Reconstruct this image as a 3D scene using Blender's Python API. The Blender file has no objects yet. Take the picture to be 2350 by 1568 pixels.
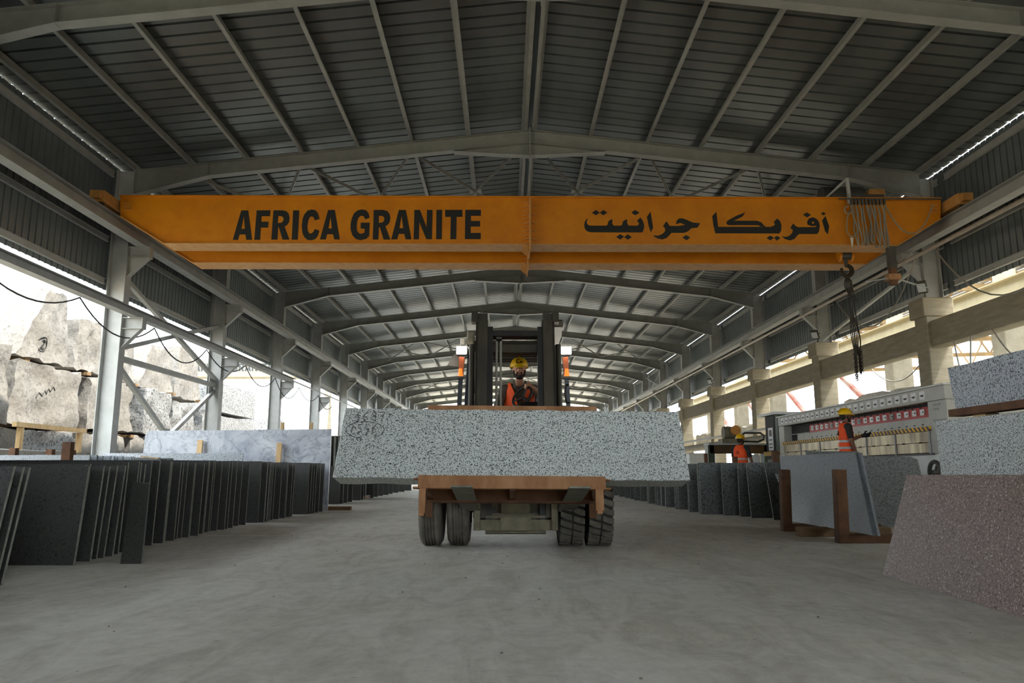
import bpy, bmesh, math, random
from mathutils import Vector, Matrix, noise
random.seed(7)
scene = bpy.context.scene
COL = scene.collection
# ------------------------------------------------------------------ camera
cd = bpy.data.cameras.new('camera'); cam = bpy.data.objects.new('camera', cd); COL.objects.link(cam)
cd.sensor_width = 36.0; cd.lens = 26.805; cd.clip_end = 2000; cd.clip_start = 0.05
cam.location = (0, 0, 0.82); cam.rotation_euler = (math.pi/2 + 0.1701, 0, -0.0084)
scene.camera = cam
# ------------------------------------------------------------------ sky, sun, exposure
world = bpy.data.worlds.new('sky'); scene.world = world; world.use_nodes = True
bg = world.node_tree.nodes['Background']
bg.inputs[0].default_value = (0.86, 0.94, 1.0, 1); bg.inputs[1].default_value = 0.85
sd = bpy.data.lights.new('sun', 'SUN'); sd.energy = 1.7; sd.angle = 0.02; sd.color = (1.0, 0.93, 0.82)
sun = bpy.data.objects.new('sun', sd); COL.objects.link(sun)
sun.rotation_euler = Vector((-0.45, 0.08, -0.89)).to_track_quat('-Z', 'Y').to_euler()
vs = scene.view_settings
vs.view_transform = 'Standard'; vs.look = 'None'; vs.gamma = 1.0; vs.use_curve_mapping = False
vs.exposure = 3.1
scene.cycles.max_bounces = 6; scene.cycles.diffuse_bounces = 5; scene.cycles.glossy_bounces = 2; scene.cycles.transmission_bounces = 1
scene.cycles.use_adaptive_sampling = True; scene.cycles.adaptive_threshold = 0.055
scene.cycles.caustics_reflective = False; scene.cycles.caustics_refractive = False
scene.cycles.use_denoising = True
scene.cycles.sample_clamp_indirect = 6.0
# ------------------------------------------------------------------ helpers
WL = {}
def sc(*c):
    f = lambda v: (v/255/12.92) if v/255 <= 0.04045 else ((v/255+0.055)/1.055)**2.4
    return (f(c[0]), f(c[1]), f(c[2]), 1.0)
class MB:
    def __init__(s): s.v = []; s.f = []
    def add(s, vs_, fs): o = len(s.v); s.v += [tuple(p) for p in vs_]; s.f += [tuple(i+o for i in f) for f in fs]; return s
    def box(s, x0, x1, y0, y1, z0, z1):
        return s.add([(x0,y0,z0),(x1,y0,z0),(x1,y1,z0),(x0,y1,z0),(x0,y0,z1),(x1,y0,z1),(x1,y1,z1),(x0,y1,z1)],
                     [(0,3,2,1),(4,5,6,7),(0,1,5,4),(1,2,6,5),(2,3,7,6),(3,0,4,7)])
    def obox(s, c, a, b, d):
        c, a, b, d = map(Vector, (c, a, b, d)); P = []
        for sz in (-1, 1):
            for sx, sy in ((-1,-1),(1,-1),(1,1),(-1,1)): P.append(c + a*sx + b*sy + d*sz)
        return s.add(P, [(0,3,2,1),(4,5,6,7),(0,1,5,4),(1,2,6,5),(2,3,7,6),(3,0,4,7)])
    def bar(s, p0, p1, w, h, up=(0,0,1)):
        p0, p1 = Vector(p0), Vector(p1); d = (p1-p0); L = d.length; d.normalize()
        u = Vector(up); r = d.cross(u)
        if r.length < 1e-4: r = d.cross(Vector((1,0,0)))
        r.normalize(); u = r.cross(d)
        return s.obox((p0+p1)/2, r*(w/2), d*(L/2), u*(h/2))
    def ibeam(s, p0, p1, h, w, tf=.016, tw=.012, up=(0,0,1)):
        p0, p1 = Vector(p0), Vector(p1); d = (p1-p0).normalized(); r = d.cross(Vector(up)).normalized(); u = r.cross(d)
        s.bar(p0+u*(h/2-tf/2), p1+u*(h/2-tf/2), w, tf, up); s.bar(p0-u*(h/2-tf/2), p1-u*(h/2-tf/2), w, tf, up)
        return s.bar(p0, p1, tw, h-2*tf, up)
    def cyl(s, p0, p1, r0, r1=None, n=12, caps=True):
        if r1 is None: r1 = r0
        p0, p1 = Vector(p0), Vector(p1); d = (p1-p0).normalized()
        a = d.cross(Vector((0,0,1)));
        if a.length < 1e-3: a = d.cross(Vector((1,0,0)))
        a.normalize(); b = d.cross(a); P = []
        for p, r in ((p0,r0),(p1,r1)):
            for i in range(n):
                t = 2*math.pi*i/n; P.append(p + a*(r*math.cos(t)) + b*(r*math.sin(t)))
        F = [(i,(i+1)%n,n+(i+1)%n,n+i) for i in range(n)]
        if caps: F += [tuple(range(n))[::-1], tuple(range(n,2*n))]
        return s.add(P, F)
    def tube(s, pts, r, n=6, closed=False):
        pts = [Vector(p) for p in pts]; m = len(pts); P = []; prev = None
        for i, p in enumerate(pts):
            if closed: d = pts[(i+1)%m]-pts[i-1]
            else: d = pts[min(i+1,m-1)]-pts[max(i-1,0)]
            d.normalize()
            a = prev - d*prev.dot(d) if prev is not None else d.cross(Vector((0,0,1)) if abs(d.z) < .9 else Vector((1,0,0)))
            a.normalize(); prev = a; b = d.cross(a)
            rr = r[i] if isinstance(r, (list, tuple)) else r
            for k in range(n):
                t = 2*math.pi*k/n; P.append(p + a*(rr*math.cos(t)) + b*(rr*math.sin(t)))
        F = []
        for i in range(m if closed else m-1):
            j = (i+1) % m
            F += [(i*n+k, i*n+(k+1)%n, j*n+(k+1)%n, j*n+k) for k in range(n)]
        if not closed: F += [tuple(range(n))[::-1], tuple(range((m-1)*n, m*n))]
        return s.add(P, F)
    def cable(s, pts, r, n=6, k=5):
        pts = [Vector(p) for p in pts]; out = []
        for i in range(len(pts)-1):
            p0, p1, p2, p3 = pts[max(i-1,0)], pts[i], pts[i+1], pts[min(i+2,len(pts)-1)]
            for j in range(k):
                t = j/k; out.append(.5*((2*p1)+(p2-p0)*t+(2*p0-5*p1+4*p2-p3)*t*t+(3*p1-p0-3*p2+p3)*t**3))
        out.append(pts[-1]); return s.tube(out, r, n)
    def loft(s, rings, caps=True):
        n = len(rings[0]); P = [p for r in rings for p in r]; F = []
        for i in range(len(rings)-1): F += [(i*n+k, i*n+(k+1)%n, (i+1)*n+(k+1)%n, (i+1)*n+k) for k in range(n)]
        if caps: F += [tuple(range(n))[::-1], tuple(range((len(rings)-1)*n, len(rings)*n))]
        return s.add(P, F)
    def prism(s, poly, m0, m1):
        n = len(poly); return s.add([m0(*p) for p in poly]+[m1(*p) for p in poly],
            [tuple(range(n)), tuple(range(2*n-1, n-1, -1))]+[(i,n+i,n+(i+1)%n,(i+1)%n) for i in range(n)])
    def ball(s, c, r, n=12, m=8):
        c = Vector(c); r = Vector(r) if hasattr(r, '__len__') else Vector((r,r,r)); R = []
        for j in range(1, m):
            t = math.pi*j/m
            R.append([c+Vector((r.x*math.sin(t)*math.cos(2*math.pi*i/n), r.y*math.sin(t)*math.sin(2*math.pi*i/n), r.z*math.cos(t))) for i in range(n)])
        return s.loft(R)
    def lathe(s, prof, c, axis, n=32):
        c = Vector(c); ax = Vector(axis).normalized(); a = ax.cross(Vector((0,0,1)))
        if a.length < 1e-3: a = ax.cross(Vector((1,0,0)))
        a.normalize(); b = ax.cross(a)
        rings = [[c+ax*t+a*(r*math.cos(2*math.pi*i/n))+b*(r*math.sin(2*math.pi*i/n)) for i in range(n)] for t, r in prof]
        return s.loft(rings, caps=True)
    def xf(s, M): s.v = [tuple(M @ Vector(p)) for p in s.v]; return s
def to_mesh(mb, name, off=(0,0,0), smooth=None):
    me = bpy.data.meshes.new(name); ox, oy, oz = off
    me.from_pydata([(x-ox,y-oy,z-oz) for x,y,z in mb.v], [], mb.f)
    bm = bmesh.new(); bm.from_mesh(me); bmesh.ops.recalc_face_normals(bm, faces=bm.faces); bm.to_mesh(me); bm.free()
    if smooth is not None:
        me.shade_smooth(); me.set_sharp_from_angle(angle=math.radians(smooth))
    return me
def link(name, me, mat, parent=None, loc=(0,0,0)):
    o = bpy.data.objects.new(name, me); COL.objects.link(o)
    if mat is not None and me is not None and not me.materials: me.materials.append(mat)
    if parent is not None: o.parent = parent
    else: o.location = loc
    return o
def props(o, label=None, cat=None, group=None, kind=None):
    if label: o['label'] = label
    if cat: o['category'] = cat
    if group: o['group'] = group
    if kind: o['kind'] = kind
    return o
def root(name, loc, label, cat=None, group=None, kind=None):
    o = bpy.data.objects.new(name, None); COL.objects.link(o); o.location = loc; o.empty_display_size = .1
    WL[o] = tuple(loc); return props(o, label, cat, group, kind)
def part(mb, name, mat, parent, smooth=None, bevel=0, label=None, kind=None):
    off = WL[parent]; o = link(name, to_mesh(mb, name, off, smooth), mat, parent); WL[o] = off
    if bevel: bv(o, bevel)
    if label: o['label'] = label
    if kind: o['kind'] = kind
    return o
def bv(o, w, seg=1):
    m = o.modifiers.new('edge', 'BEVEL'); m.width = w; m.segments = seg; m.limit_method = 'ANGLE'; m.angle_limit = math.radians(50)
def one(mb, name, mat, label, cat=None, group=None, kind=None, smooth=None, bevel=0):
    xs = [p[0] for p in mb.v]; ys = [p[1] for p in mb.v]; zs = [p[2] for p in mb.v]
    loc = ((min(xs)+max(xs))/2, (min(ys)+max(ys))/2, min(zs))
    o = link(name, to_mesh(mb, name, loc, smooth), mat, None, loc); WL[o] = loc
    if bevel: bv(o, bevel)
    return props(o, label, cat, group, kind)
def dup_tree(o, dx, label=None, group=None):
    c = o.copy(); COL.objects.link(c); c.location = Vector(o.location)+Vector(dx); WL[c] = tuple(c.location)
    if label: c['label'] = label
    if group: c['group'] = group
    for ch in list(o.children):
        k = ch.copy(); COL.objects.link(k); k.parent = c
        for g in list(ch.children):
            q = g.copy(); COL.objects.link(q); q.parent = k
    return c
def ordinal(i): return ['first','second','third','fourth','fifth','sixth','seventh','eighth','ninth','tenth','eleventh','twelfth','thirteenth','fourteenth','fifteenth','sixteenth','seventeenth','eighteenth','nineteenth','twentieth','twenty-first','twenty-second','twenty-third','twenty-fourth','twenty-fifth','twenty-sixth','twenty-seventh','twenty-eighth','twenty-ninth','thirtieth'][i]
# ------------------------------------------------------------------ materials
def newmat(name):
    m = bpy.data.materials.new(name); m.use_nodes = True; nt = m.node_tree; b = nt.nodes['Principled BSDF']; return m, nt, b
def node(nt, t, **kw):
    n = nt.nodes.new(t)
    for k, v in kw.items(): setattr(n, k, v)
    return n
def coords(nt, scale=(1,1,1), world=False):
    if world:
        g = node(nt, 'ShaderNodeNewGeometry'); src = g.outputs['Position']
    else:
        tc = node(nt, 'ShaderNodeTexCoord'); oi = node(nt, 'ShaderNodeObjectInfo')
        mu = node(nt, 'ShaderNodeMath', operation='MULTIPLY'); mu.inputs[1].default_value = 37.0
        nt.links.new(oi.outputs['Random'], mu.inputs[0])
        ad = node(nt, 'ShaderNodeVectorMath', operation='ADD'); nt.links.new(tc.outputs['Object'], ad.inputs[0]); nt.links.new(mu.outputs[0], ad.inputs[1]); src = ad.outputs[0]
    mp = node(nt, 'ShaderNodeMapping'); mp.inputs['Scale'].default_value = scale; nt.links.new(src, mp.inputs[0]); return mp.outputs[0]
def tex(nt, vec, scale, detail=6, rough=.6, dist=0):
    n = node(nt, 'ShaderNodeTexNoise'); n.inputs['Scale'].default_value = scale; n.inputs['Detail'].default_value = detail
    n.inputs['Roughness'].default_value = rough; n.inputs['Distortion'].default_value = dist; nt.links.new(vec, n.inputs['Vector']); return n.outputs['Fac']
def ramp(nt, fac, stops):
    r = node(nt, 'ShaderNodeValToRGB'); e = r.color_ramp.elements
    while len(e) < len(stops): e.new(.5)
    for el, (p, c) in zip(e, stops): el.position = p; el.color = c
    nt.links.new(fac, r.inputs[0]); return r.outputs[0]
def mix(nt, fac, a, b, mode='MIX'):
    n = node(nt, 'ShaderNodeMix', data_type='RGBA', blend_type=mode)
    for s_, v in ((n.inputs[0], fac), (n.inputs[6], a), (n.inputs[7], b)):
        if isinstance(v, (int, float, tuple)): s_.default_value = v
        else: nt.links.new(v, s_)
    return n.outputs[2]
def bump(nt, b, fac, dist=.01, strength=.5):
    n = node(nt, 'ShaderNodeBump'); n.inputs['Distance'].default_value = dist; n.inputs['Strength'].default_value = strength
    nt.links.new(fac, n.inputs['Height']); nt.links.new(n.outputs[0], b.inputs['Normal'])
def M(name, c1, c2=None, scale=4, rough=.6, metal=0, bmp=0, bscale=None, stretch=(1,1,1), lo=.35, hi=.65, emit=None, world=False, spec=.5):
    m, nt, b = newmat(name); b.inputs['Roughness'].default_value = rough; b.inputs['Metallic'].default_value = metal
    b.inputs['Specular IOR Level'].default_value = spec
    if c2 is None: b.inputs['Base Color'].default_value = c1
    else:
        v = coords(nt, stretch, world); f = tex(nt, v, scale); nt.links.new(ramp(nt, f, [(lo, c1), (hi, c2)]), b.inputs['Base Color'])
    if bmp:
        v2 = coords(nt, stretch, world); bump(nt, b, tex(nt, v2, bscale or scale*4), bmp)
    if emit: b.inputs['Emission Color'].default_value = emit[0]; b.inputs['Emission Strength'].default_value = emit[1]
    return m
def granite(name, base, mid, dark, s=34, thr=.43, wid=.04, midamt=.5, rough=.45, bmp=0.0, big=None, light=None):
    m, nt, b = newmat(name); b.inputs['Roughness'].default_value = rough; v = coords(nt)
    c = mix(nt, tex(nt, v, s*.8, 3, .6), base, mid)
    if light: c = mix(nt, ramp(nt, tex(nt, v, s*1.3, 2, .5), [(.60,(0,0,0,1)),(.64,(1,1,1,1))]), c, light)
    v2 = coords(nt, (1,1,1)); mp = node(nt, 'ShaderNodeVectorMath', operation='ADD'); mp.inputs[1].default_value = (13.1,4.2,7.7); nt.links.new(v2, mp.inputs[0])
    c = mix(nt, ramp(nt, tex(nt, mp.outputs[0], s, 4, .65, .6), [(thr-wid,(1,1,1,1)),(thr+wid,(0,0,0,1))]), c, dark)
    if big: c = mix(nt, ramp(nt, tex(nt, v, 1.1, 4, .6), [(.35,(0,0,0,1)),(.7,(.6,.6,.6,1))]), c, big)
    nt.links.new(c, b.inputs['Base Color'])
    if bmp: bump(nt, b, tex(nt, v, s*.5, 6), bmp)
    return m
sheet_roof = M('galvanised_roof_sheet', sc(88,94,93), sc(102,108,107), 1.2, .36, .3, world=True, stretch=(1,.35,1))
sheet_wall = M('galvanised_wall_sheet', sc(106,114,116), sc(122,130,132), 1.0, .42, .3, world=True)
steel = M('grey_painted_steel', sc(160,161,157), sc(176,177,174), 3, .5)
steel_roof = M('shaded_roof_steel', sc(136,137,131), sc(150,151,145), 3, .5)  # darker copy of the grey steel, roof shade put into the colour
steel_dk = M('dark_steel', sc(70,70,66), sc(92,90,84), 5, .5, .3)
crane_yellow = M('crane_yellow_paint', sc(216,136,14), sc(200,120,10), 2.2, .42)
crane_faded = M('faded_crane_paint', sc(210,160,95), sc(196,140,70), 6, .55)
black_paint = M('black_lettering', sc(22,24,22), rough=.6)
concrete = M('board_marked_concrete', sc(136,127,106), sc(156,146,124), 2.2, .85, bmp=.008, stretch=(1,1,5))
concrete_pale = M('pale_concrete', sc(140,132,114), sc(160,152,134), 3, .8, bmp=.01)
cream = M('cream_painted_steel', sc(188,172,136), sc(200,186,152), 3, .6)
brownsteel = M('brown_purlin_steel', sc(150,124,84), sc(176,148,104), 3, .6)
rust = M('rusty_steel', sc(146,98,60), sc(178,132,92), 7, .75, bmp=.004, stretch=(1,1,.4))
rust_dk = M('dark_rusty_steel', sc(82,54,34), sc(112,76,48), 6, .8, bmp=.004)
wood = M('weathered_timber', sc(196,160,110), sc(220,188,140), 9, .7, stretch=(1,1,.15))
wood_dk = M('old_brown_timber', sc(110,84,56), sc(140,112,78), 8, .8, stretch=(.2,1,1))
rubber = M('dusty_rubber', sc(88,85,77), sc(118,113,102), 9, .85, bmp=.004)
rubber_dk = M('tyre_side_rubber', sc(40,39,36), sc(62,60,54), 9, .85)
mast_mat = M('greasy_mast_steel', sc(50,44,34), sc(70,62,48), 8, .5, .3, stretch=(1,1,.3))
mast_dk = M('black_grease_steel', sc(24,23,20), sc(40,38,32), 8, .45, .2)
truck_grey = M('dusty_truck_paint', sc(110,104,84), sc(140,132,108), 7, .7)
fork_mat = M('worn_fork_steel', sc(100,100,88), sc(128,126,112), 9, .5, .4)
guard_mat = M('dark_guard_paint', sc(48,52,60), sc(62,66,72), 5, .45)
white_paint = M('off_white_paint', sc(206,208,202), sc(222,223,218), 2, .5)
red_paint = M('red_machine_paint', sc(178,30,24), sc(158,24,20), 4, .45)
green_dk = M('dark_green_paint', sc(62,74,58), sc(76,88,70), 4, .5)
inox = M('brushed_stainless', sc(176,164,134), sc(108,100,82), 7, .3, .7, stretch=(.9,.9,.12), lo=.35, hi=.65)
dark_in = M('dark_machine_interior', sc(34,36,34), sc(50,50,46), 4, .7)
rail_grey = M('grey_machine_paint', sc(178,176,166), sc(192,190,180), 3, .5)
plate = M('white_number_plate', sc(232,232,228), rough=.5)
plate_grey = M('grey_number_plate', sc(150,148,142), rough=.5)
cable_grey = M('grey_cable', sc(146,142,130), rough=.6)
cable_black = M('black_cable', sc(40,42,46), rough=.6)
rope_dk = M('dark_sling_rope', sc(46,42,34), sc(62,56,44), 20, .8)
chain_mat = M('rusty_chain', sc(48,42,34), sc(72,60,46), 20, .6, .5)
skin = M('skin', sc(190,134,104), sc(202,148,116), 18, .55)
skin_dk = M('tanned_skin', sc(120,78,58), sc(136,90,68), 18, .55)
hair_mat = M('dark_hair', sc(30,22,18), sc(44,34,27), 60, .8)
helmet_mat = M('yellow_helmet_plastic', sc(240,186,10), rough=.3)
vest_mat = M('orange_vest_fabric', sc(255,92,22), sc(246,78,16), 9, .7)
band_mat = M('grey_reflective_tape', sc(170,172,170), rough=.4)
shirt_dk = M('black_shirt', sc(34,33,32), sc(48,46,44), 14, .85)
shirt_br = M('brown_shirt', sc(70,58,48), sc(86,72,60), 14, .85)
trouser = M('pale_trousers', sc(150,158,146), sc(132,138,126), 10, .85)
jeans = M('blue_grey_trousers', sc(80,88,98), sc(94,102,112), 10, .85)
glove_blk = M('black_glove', sc(26,26,28), rough=.7)
glove_org = M('orange_glove', sc(232,96,32), rough=.6)
eye_white = M('eye_white', sc(210,204,196), rough=.3)
eye_dark = M('eye_dark', sc(30,22,18), rough=.2)
lip_mat = M('lips', sc(130,76,64), rough=.5)
lamp_glass = M('lit_headlamp_glass', (1,1,1,1), rough=.2, emit=((1.0,.93,.80,1), 3.0))
amber = M('lit_amber_lens', sc(255,110,30), rough=.25, emit=((1.0,.20,.02,1), .15))
lamp_shell = M('lamp_housing', sc(226,120,70), sc(210,104,58), 8, .5)
mirror_mat = M('pale_mirror_back', sc(196,186,168), rough=.3)
flood_glass = M('floodlight_glass', sc(190,196,198), rough=.1)
glass_dk = M('dark_screen', sc(40,46,44), rough=.15)
stone_white = granite('rough_white_stone', sc(142,139,134), sc(122,120,116), sc(84,82,79), 9, .40, .10, bmp=.06, rough=.9, big=sc(116,109,98))
stone_grey = granite('rough_speckled_stone', sc(148,148,147), sc(130,131,131), sc(62,64,66), 14, .44, .07, bmp=.05, rough=.9)
stone_pale = M('pale_rubble', sc(112,110,106), sc(90,88,84), 1.2, .9, bmp=.2, bscale=2)
gran_white = granite('white_black_granite', sc(226,230,226), sc(190,197,193), sc(34,38,38), 92, .46, .03)
gran_grey = granite('grey_blue_granite', sc(150,155,160), sc(124,130,134), sc(62,66,70), 55, .40, .06)
gran_dark = granite('dark_grey_granite', sc(112,116,112), sc(88,92,90), sc(34,38,38), 42, .45, .05)
gran_left = granite('dusty_grey_granite', sc(70,70,66), sc(54,55,52), sc(30,32,32), 50, .42, .06)
gran_pink = granite('pink_brown_granite', sc(150,126,116), sc(122,102,96), sc(72,60,58), 60, .42, .05, light=sc(206,190,180), rough=.5)
gran_ltblue = granite('pale_speckled_granite', sc(196,200,202), sc(170,175,180), sc(48,52,62), 70, .455, .03)
slab_edge = M('pale_sawn_edge', sc(142,142,133), sc(112,112,105), 20, .8)
def floor_material():
    m, nt, b = newmat('dusty_concrete_floor'); v = coords(nt, world=True)
    c = ramp(nt, tex(nt, v, .45, 6, .62), [(.30,sc(212,205,190)),(.70,sc(234,230,221))])
    vs_ = coords(nt, (1,.35,1), world=True)
    st = ramp(nt, tex(nt, vs_, 2.6, 9, .72, 1.6), [(.34,(.58,.56,.53,1)),(.56,(1,1,1,1))])
    c = mix(nt, .6, c, st, 'MULTIPLY')
    g2 = ramp(nt, tex(nt, v, 9, 8, .75), [(.36,(.74,.73,.71,1)),(.60,(1,1,1,1))])
    c = mix(nt, .6, c, g2, 'MULTIPLY')
    sp = ramp(nt, tex(nt, v, 22, 3, .6), [(.26,(.45,.43,.40,1)),(.33,(1,1,1,1))])
    c = mix(nt, .7, c, sp, 'MULTIPLY')
    nt.links.new(c, b.inputs['Base Color']); b.inputs['Roughness'].default_value = .62
    bump(nt, b, tex(nt, v, 18, 8), .006, .4); return m
floor_mat = floor_material()
def marble_material():
    m, nt, b = newmat('grey_veined_marble'); v = coords(nt)
    base = ramp(nt, tex(nt, v, 1.3, 5, .6, .8), [(.30,sc(138,144,156)),(.70,sc(206,208,212))])
    w = tex(nt, v, 1.7, 8, .55, 2.2)
    vein = ramp(nt, w, [(.46,(1,1,1,1)),(.495,(.45,.47,.52,1)),(.53,(1,1,1,1))])
    nt.links.new(mix(nt, .75, base, vein, 'MULTIPLY'), b.inputs['Base Color']); b.inputs['Roughness'].default_value = .3; return m
marble = marble_material()
def hazard_material():
    m, nt, b = newmat('yellow_black_hazard_stripe'); tc = node(nt, 'ShaderNodeNewGeometry'); sx = node(nt, 'ShaderNodeSeparateXYZ'); nt.links.new(tc.outputs['Position'], sx.inputs[0])
    a = node(nt, 'ShaderNodeMath', operation='SUBTRACT'); nt.links.new(sx.outputs['Y'], a.inputs[0]); nt.links.new(sx.outputs['Z'], a.inputs[1])
    s_ = node(nt, 'ShaderNodeMath', operation='MULTIPLY'); nt.links.new(a.outputs[0], s_.inputs[0]); s_.inputs[1].default_value = 7.0
    f = node(nt, 'ShaderNodeMath', operation='FRACT'); nt.links.new(s_.outputs[0], f.inputs[0])
    g = node(nt, 'ShaderNodeMath', operation='GREATER_THAN'); nt.links.new(f.outputs[0], g.inputs[0]); g.inputs[1].default_value = .5
    nt.links.new(mix(nt, g.outputs[0], sc(232,176,20), sc(38,38,34)), b.inputs['Base Color']); b.inputs['Roughness'].default_value = .5; return m
hazard = hazard_material()
# ================================================================== THE HALL
XC = .55; K0, K1 = -4, 11
YF = {k: 16.65 + 6*k for k in range(K0, K1+1)}
zt = lambda X: 8.66 - .1136*abs(X-XC)
def nth_frame(k): return ordinal(k+1) if k >= -1 else 'nearest'
# ---- floor and yard ground
mb = MB(); mb.box(-9.1, 10.6, YF[K0]-3, YF[K1]+3, -.2, 0)
flr = one(mb, 'floor', floor_mat, 'dusty grey concrete floor of the stone works hall', kind='structure')
joint_mat = M('pale_joint_filler', sc(214,206,190), rough=.8)
for jy, ja, jb in ((10.4, -4.0, -1.6), (13.7, -4.0, -.9), (21.4, -4.2, -1.2), (12.2, 1.6, 3.8), (18.2, 1.4, 3.8)): part(MB().box(ja, jb, jy, jy+.03, 0, .003), 'joint_strip', joint_mat, flr)
random.seed(21); mb = MB()
for _ in range(60):
    x, y, r = random.uniform(-3.2, 3.2), random.uniform(2.6, 12), random.uniform(.003, .008)
    mb.ball((x, y, r*.4), (r, r*random.uniform(.6, 1.2), r*.7), 6, 4)
one(mb, 'debris', M('dark_stone_chips', sc(96,90,80), sc(140,132,120), 30, .9), 'small stone chips scattered over the concrete floor', kind='stuff')
yard_mat = M('pale_yard_ground', sc(190,180,160), sc(166,156,138), .6, .9, bmp=.03, bscale=6, world=True)
mb = MB(); g = [-400,-200,-90,-40,-9.1]
mb.box(-500, -9.1, -200, 500, -.25, -.04); one(mb, 'yard_ground', yard_mat, 'pale dusty ground of the open block yard', kind='structure')
mb = MB(); mb.box(10.6, 500, -200, 500, -.25, -.04); one(mb, 'neighbour_ground', yard_mat, 'pale ground under the neighbouring open hall', kind='structure')
mb = MB(); mb.box(-9.1, 10.6, -200, YF[K0]-3, -.25, -.02); one(mb, 'forecourt_ground', yard_mat, 'pale forecourt ground outside the hall entrance', kind='structure')
mb = MB(); mb.box(-9.1, 10.6, YF[K1]+3, 500, -.25, -.02); one(mb, 'rear_ground', yard_mat, 'pale ground outside the distant end of the hall', kind='structure')
# ---- ceiling : roof sheets, purlins, braces
ceil = root('ceiling', (XC, 30, 7.6), 'ribbed grey metal roof on long purlins', kind='structure')
OFFS = [.12, 1.43, 2.75, 3.99, 5.28, 6.55, 7.81, 9.06]
def ribs(y0, y1, pitch, groove, slope):
    n = round((y1-y0)/pitch); out = []
    for i in range(n):
        a = y0 + i*pitch
        out += [(a, 0), (a+pitch-groove-2*slope, 0), (a+pitch-groove-slope, 1), (a+pitch-slope, 1)]
    out.append((y1, 0)); return out
def roof_sheet(y0, y1, side):
    mb = MB(); pr = ribs(y0, y1, 1/3, .05, .006); xa, xb = XC+side*.07, XC+side*9.56
    P = []
    for y, h in pr: P += [(xa, y, zt(xa)+.19+.042*h), (xb, y, zt(xb)+.19+.042*h)]
    mb.add(P, [(2*i, 2*i+1, 2*i+3, 2*i+2) for i in range(len(pr)-1)]); return mb
for side in (-1, 1):
    proto = None; pp = {}
    for k in range(K0, K1):
        if proto is None:
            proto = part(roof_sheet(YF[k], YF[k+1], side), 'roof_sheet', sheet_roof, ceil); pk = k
        else:
            o = proto.copy(); COL.objects.link(o); o.location = (0, 6*(k-pk), 0)
        for j, d in enumerate(OFFS):
            if j not in pp:
                X = XC+side*d; z = zt(X); mb = MB(); s_ = side
                mb.box(X-.006, X+.006, YF[k]+.005, YF[k+1]-.005, z+.005, z+.185)
                mb.box(min(X, X-s_*.07), max(X, X-s_*.07), YF[k]+.005, YF[k+1]-.005, z+.003, z+.012)
                mb.box(min(X, X+s_*.07), max(X, X+s_*.07), YF[k]+.005, YF[k+1]-.005, z+.178, z+.186)
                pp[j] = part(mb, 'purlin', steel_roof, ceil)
            else:
                o = pp[j].copy(); COL.objects.link(o); o.location = (0, 6*(k-pk), 0)
mb = MB()
for s_ in (-1, 1): mb.add([(XC, YF[K0], 8.93), (XC, YF[K1], 8.93), (XC+s_*.28, YF[K1], 8.90), (XC+s_*.28, YF[K0], 8.90)], [(0,1,2,3)])
part(mb, 'ridge_cap', sheet_roof, ceil)
# roof bracing crosses in three bays
EDG = [-7.81, -5.28, -2.75, 0, 2.75, 5.28, 7.81]
for k in (0, 4, 7):
    for a, b in zip(EDG[:-1], EDG[1:]):
        xa, xb = XC+a, XC+b; za, zb = zt(xa)-.17, zt(xb)-.17; y0, y1 = YF[k]+.1, YF[k+1]-.1
        for (p, q) in (((xa,y0,za),(xb,y1,zb)), ((xa,y1,za),(xb,y0,zb))):
            part(MB().bar(p, q, .07, .012).bar((p[0],p[1],p[2]-.03), (q[0],q[1],q[2]-.03), .012, .06), 'roof_brace', steel_roof, ceil)
        part(MB().box((xa+xb)/2-.16, (xa+xb)/2+.16, (y0+y1)/2-.16, (y0+y1)/2+.16, (za+zb)/2-.025, (za+zb)/2-.012), 'gusset_plate', steel_roof, ceil)
# ---- rafters
def rafter(k, label):
    r = root('rafter_beam', (XC, YF[k], 7.0), label, kind='structure', group='portal frame rafters'); y = YF[k]
    for s_ in (-1, 1):
        X = lambda d: XC+s_*d
        top = [(d, zt(X(d))) for d in (0, 9.0)]; D = .32
        bot = [(9.0, 7.06), (7.36, zt(X(7.36))-D), (1.75, zt(X(1.75))-D), (0, 8.66-.33)]
        mb = MB(); mb.prism([(X(d), z) for d, z in top+bot], lambda a, b: (a, y-.006, b), lambda a, b: (a, y+.006, b))
        for (d0, z0), (d1, z1) in [(top[0], top[1])]: mb.bar((X(d0), y, z0-.008), (X(d1), y, z1-.008), .20, .016)
        for (d0, z0), (d1, z1) in zip(bot[:-1], bot[1:]): mb.bar((X(d0), y, z0), (X(d1), y, z1), .20, .016)
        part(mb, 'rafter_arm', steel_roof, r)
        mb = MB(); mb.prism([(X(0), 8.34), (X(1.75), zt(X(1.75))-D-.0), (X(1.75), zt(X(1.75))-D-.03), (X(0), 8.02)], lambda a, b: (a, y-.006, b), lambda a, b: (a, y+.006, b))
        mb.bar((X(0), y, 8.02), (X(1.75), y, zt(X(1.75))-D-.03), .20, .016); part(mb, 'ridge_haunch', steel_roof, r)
        mb = MB(); z1 = zt(X(7.36)); mb.box(X(7.36)-.008, X(7.36)+.008, y-.1, y+.1, z1-.33, z1+.01); part(mb, 'stiffener_plate', steel_roof, r)
        mb = MB(); mb.bar((X(9.0), y-.007, 7.36), (X(7.36), y-.007, zt(X(7.36))-D+.005), .01, .012); part(mb, 'stiffener_rib', steel_roof, r)
    part(MB().box(XC-.014, XC+.014, y-.12, y+.12, 7.95, 8.70), 'splice_plate', steel_roof, r)
    return r
rp = rafter(0, 'grey steel rafter right above the yellow overhead crane')
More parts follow.
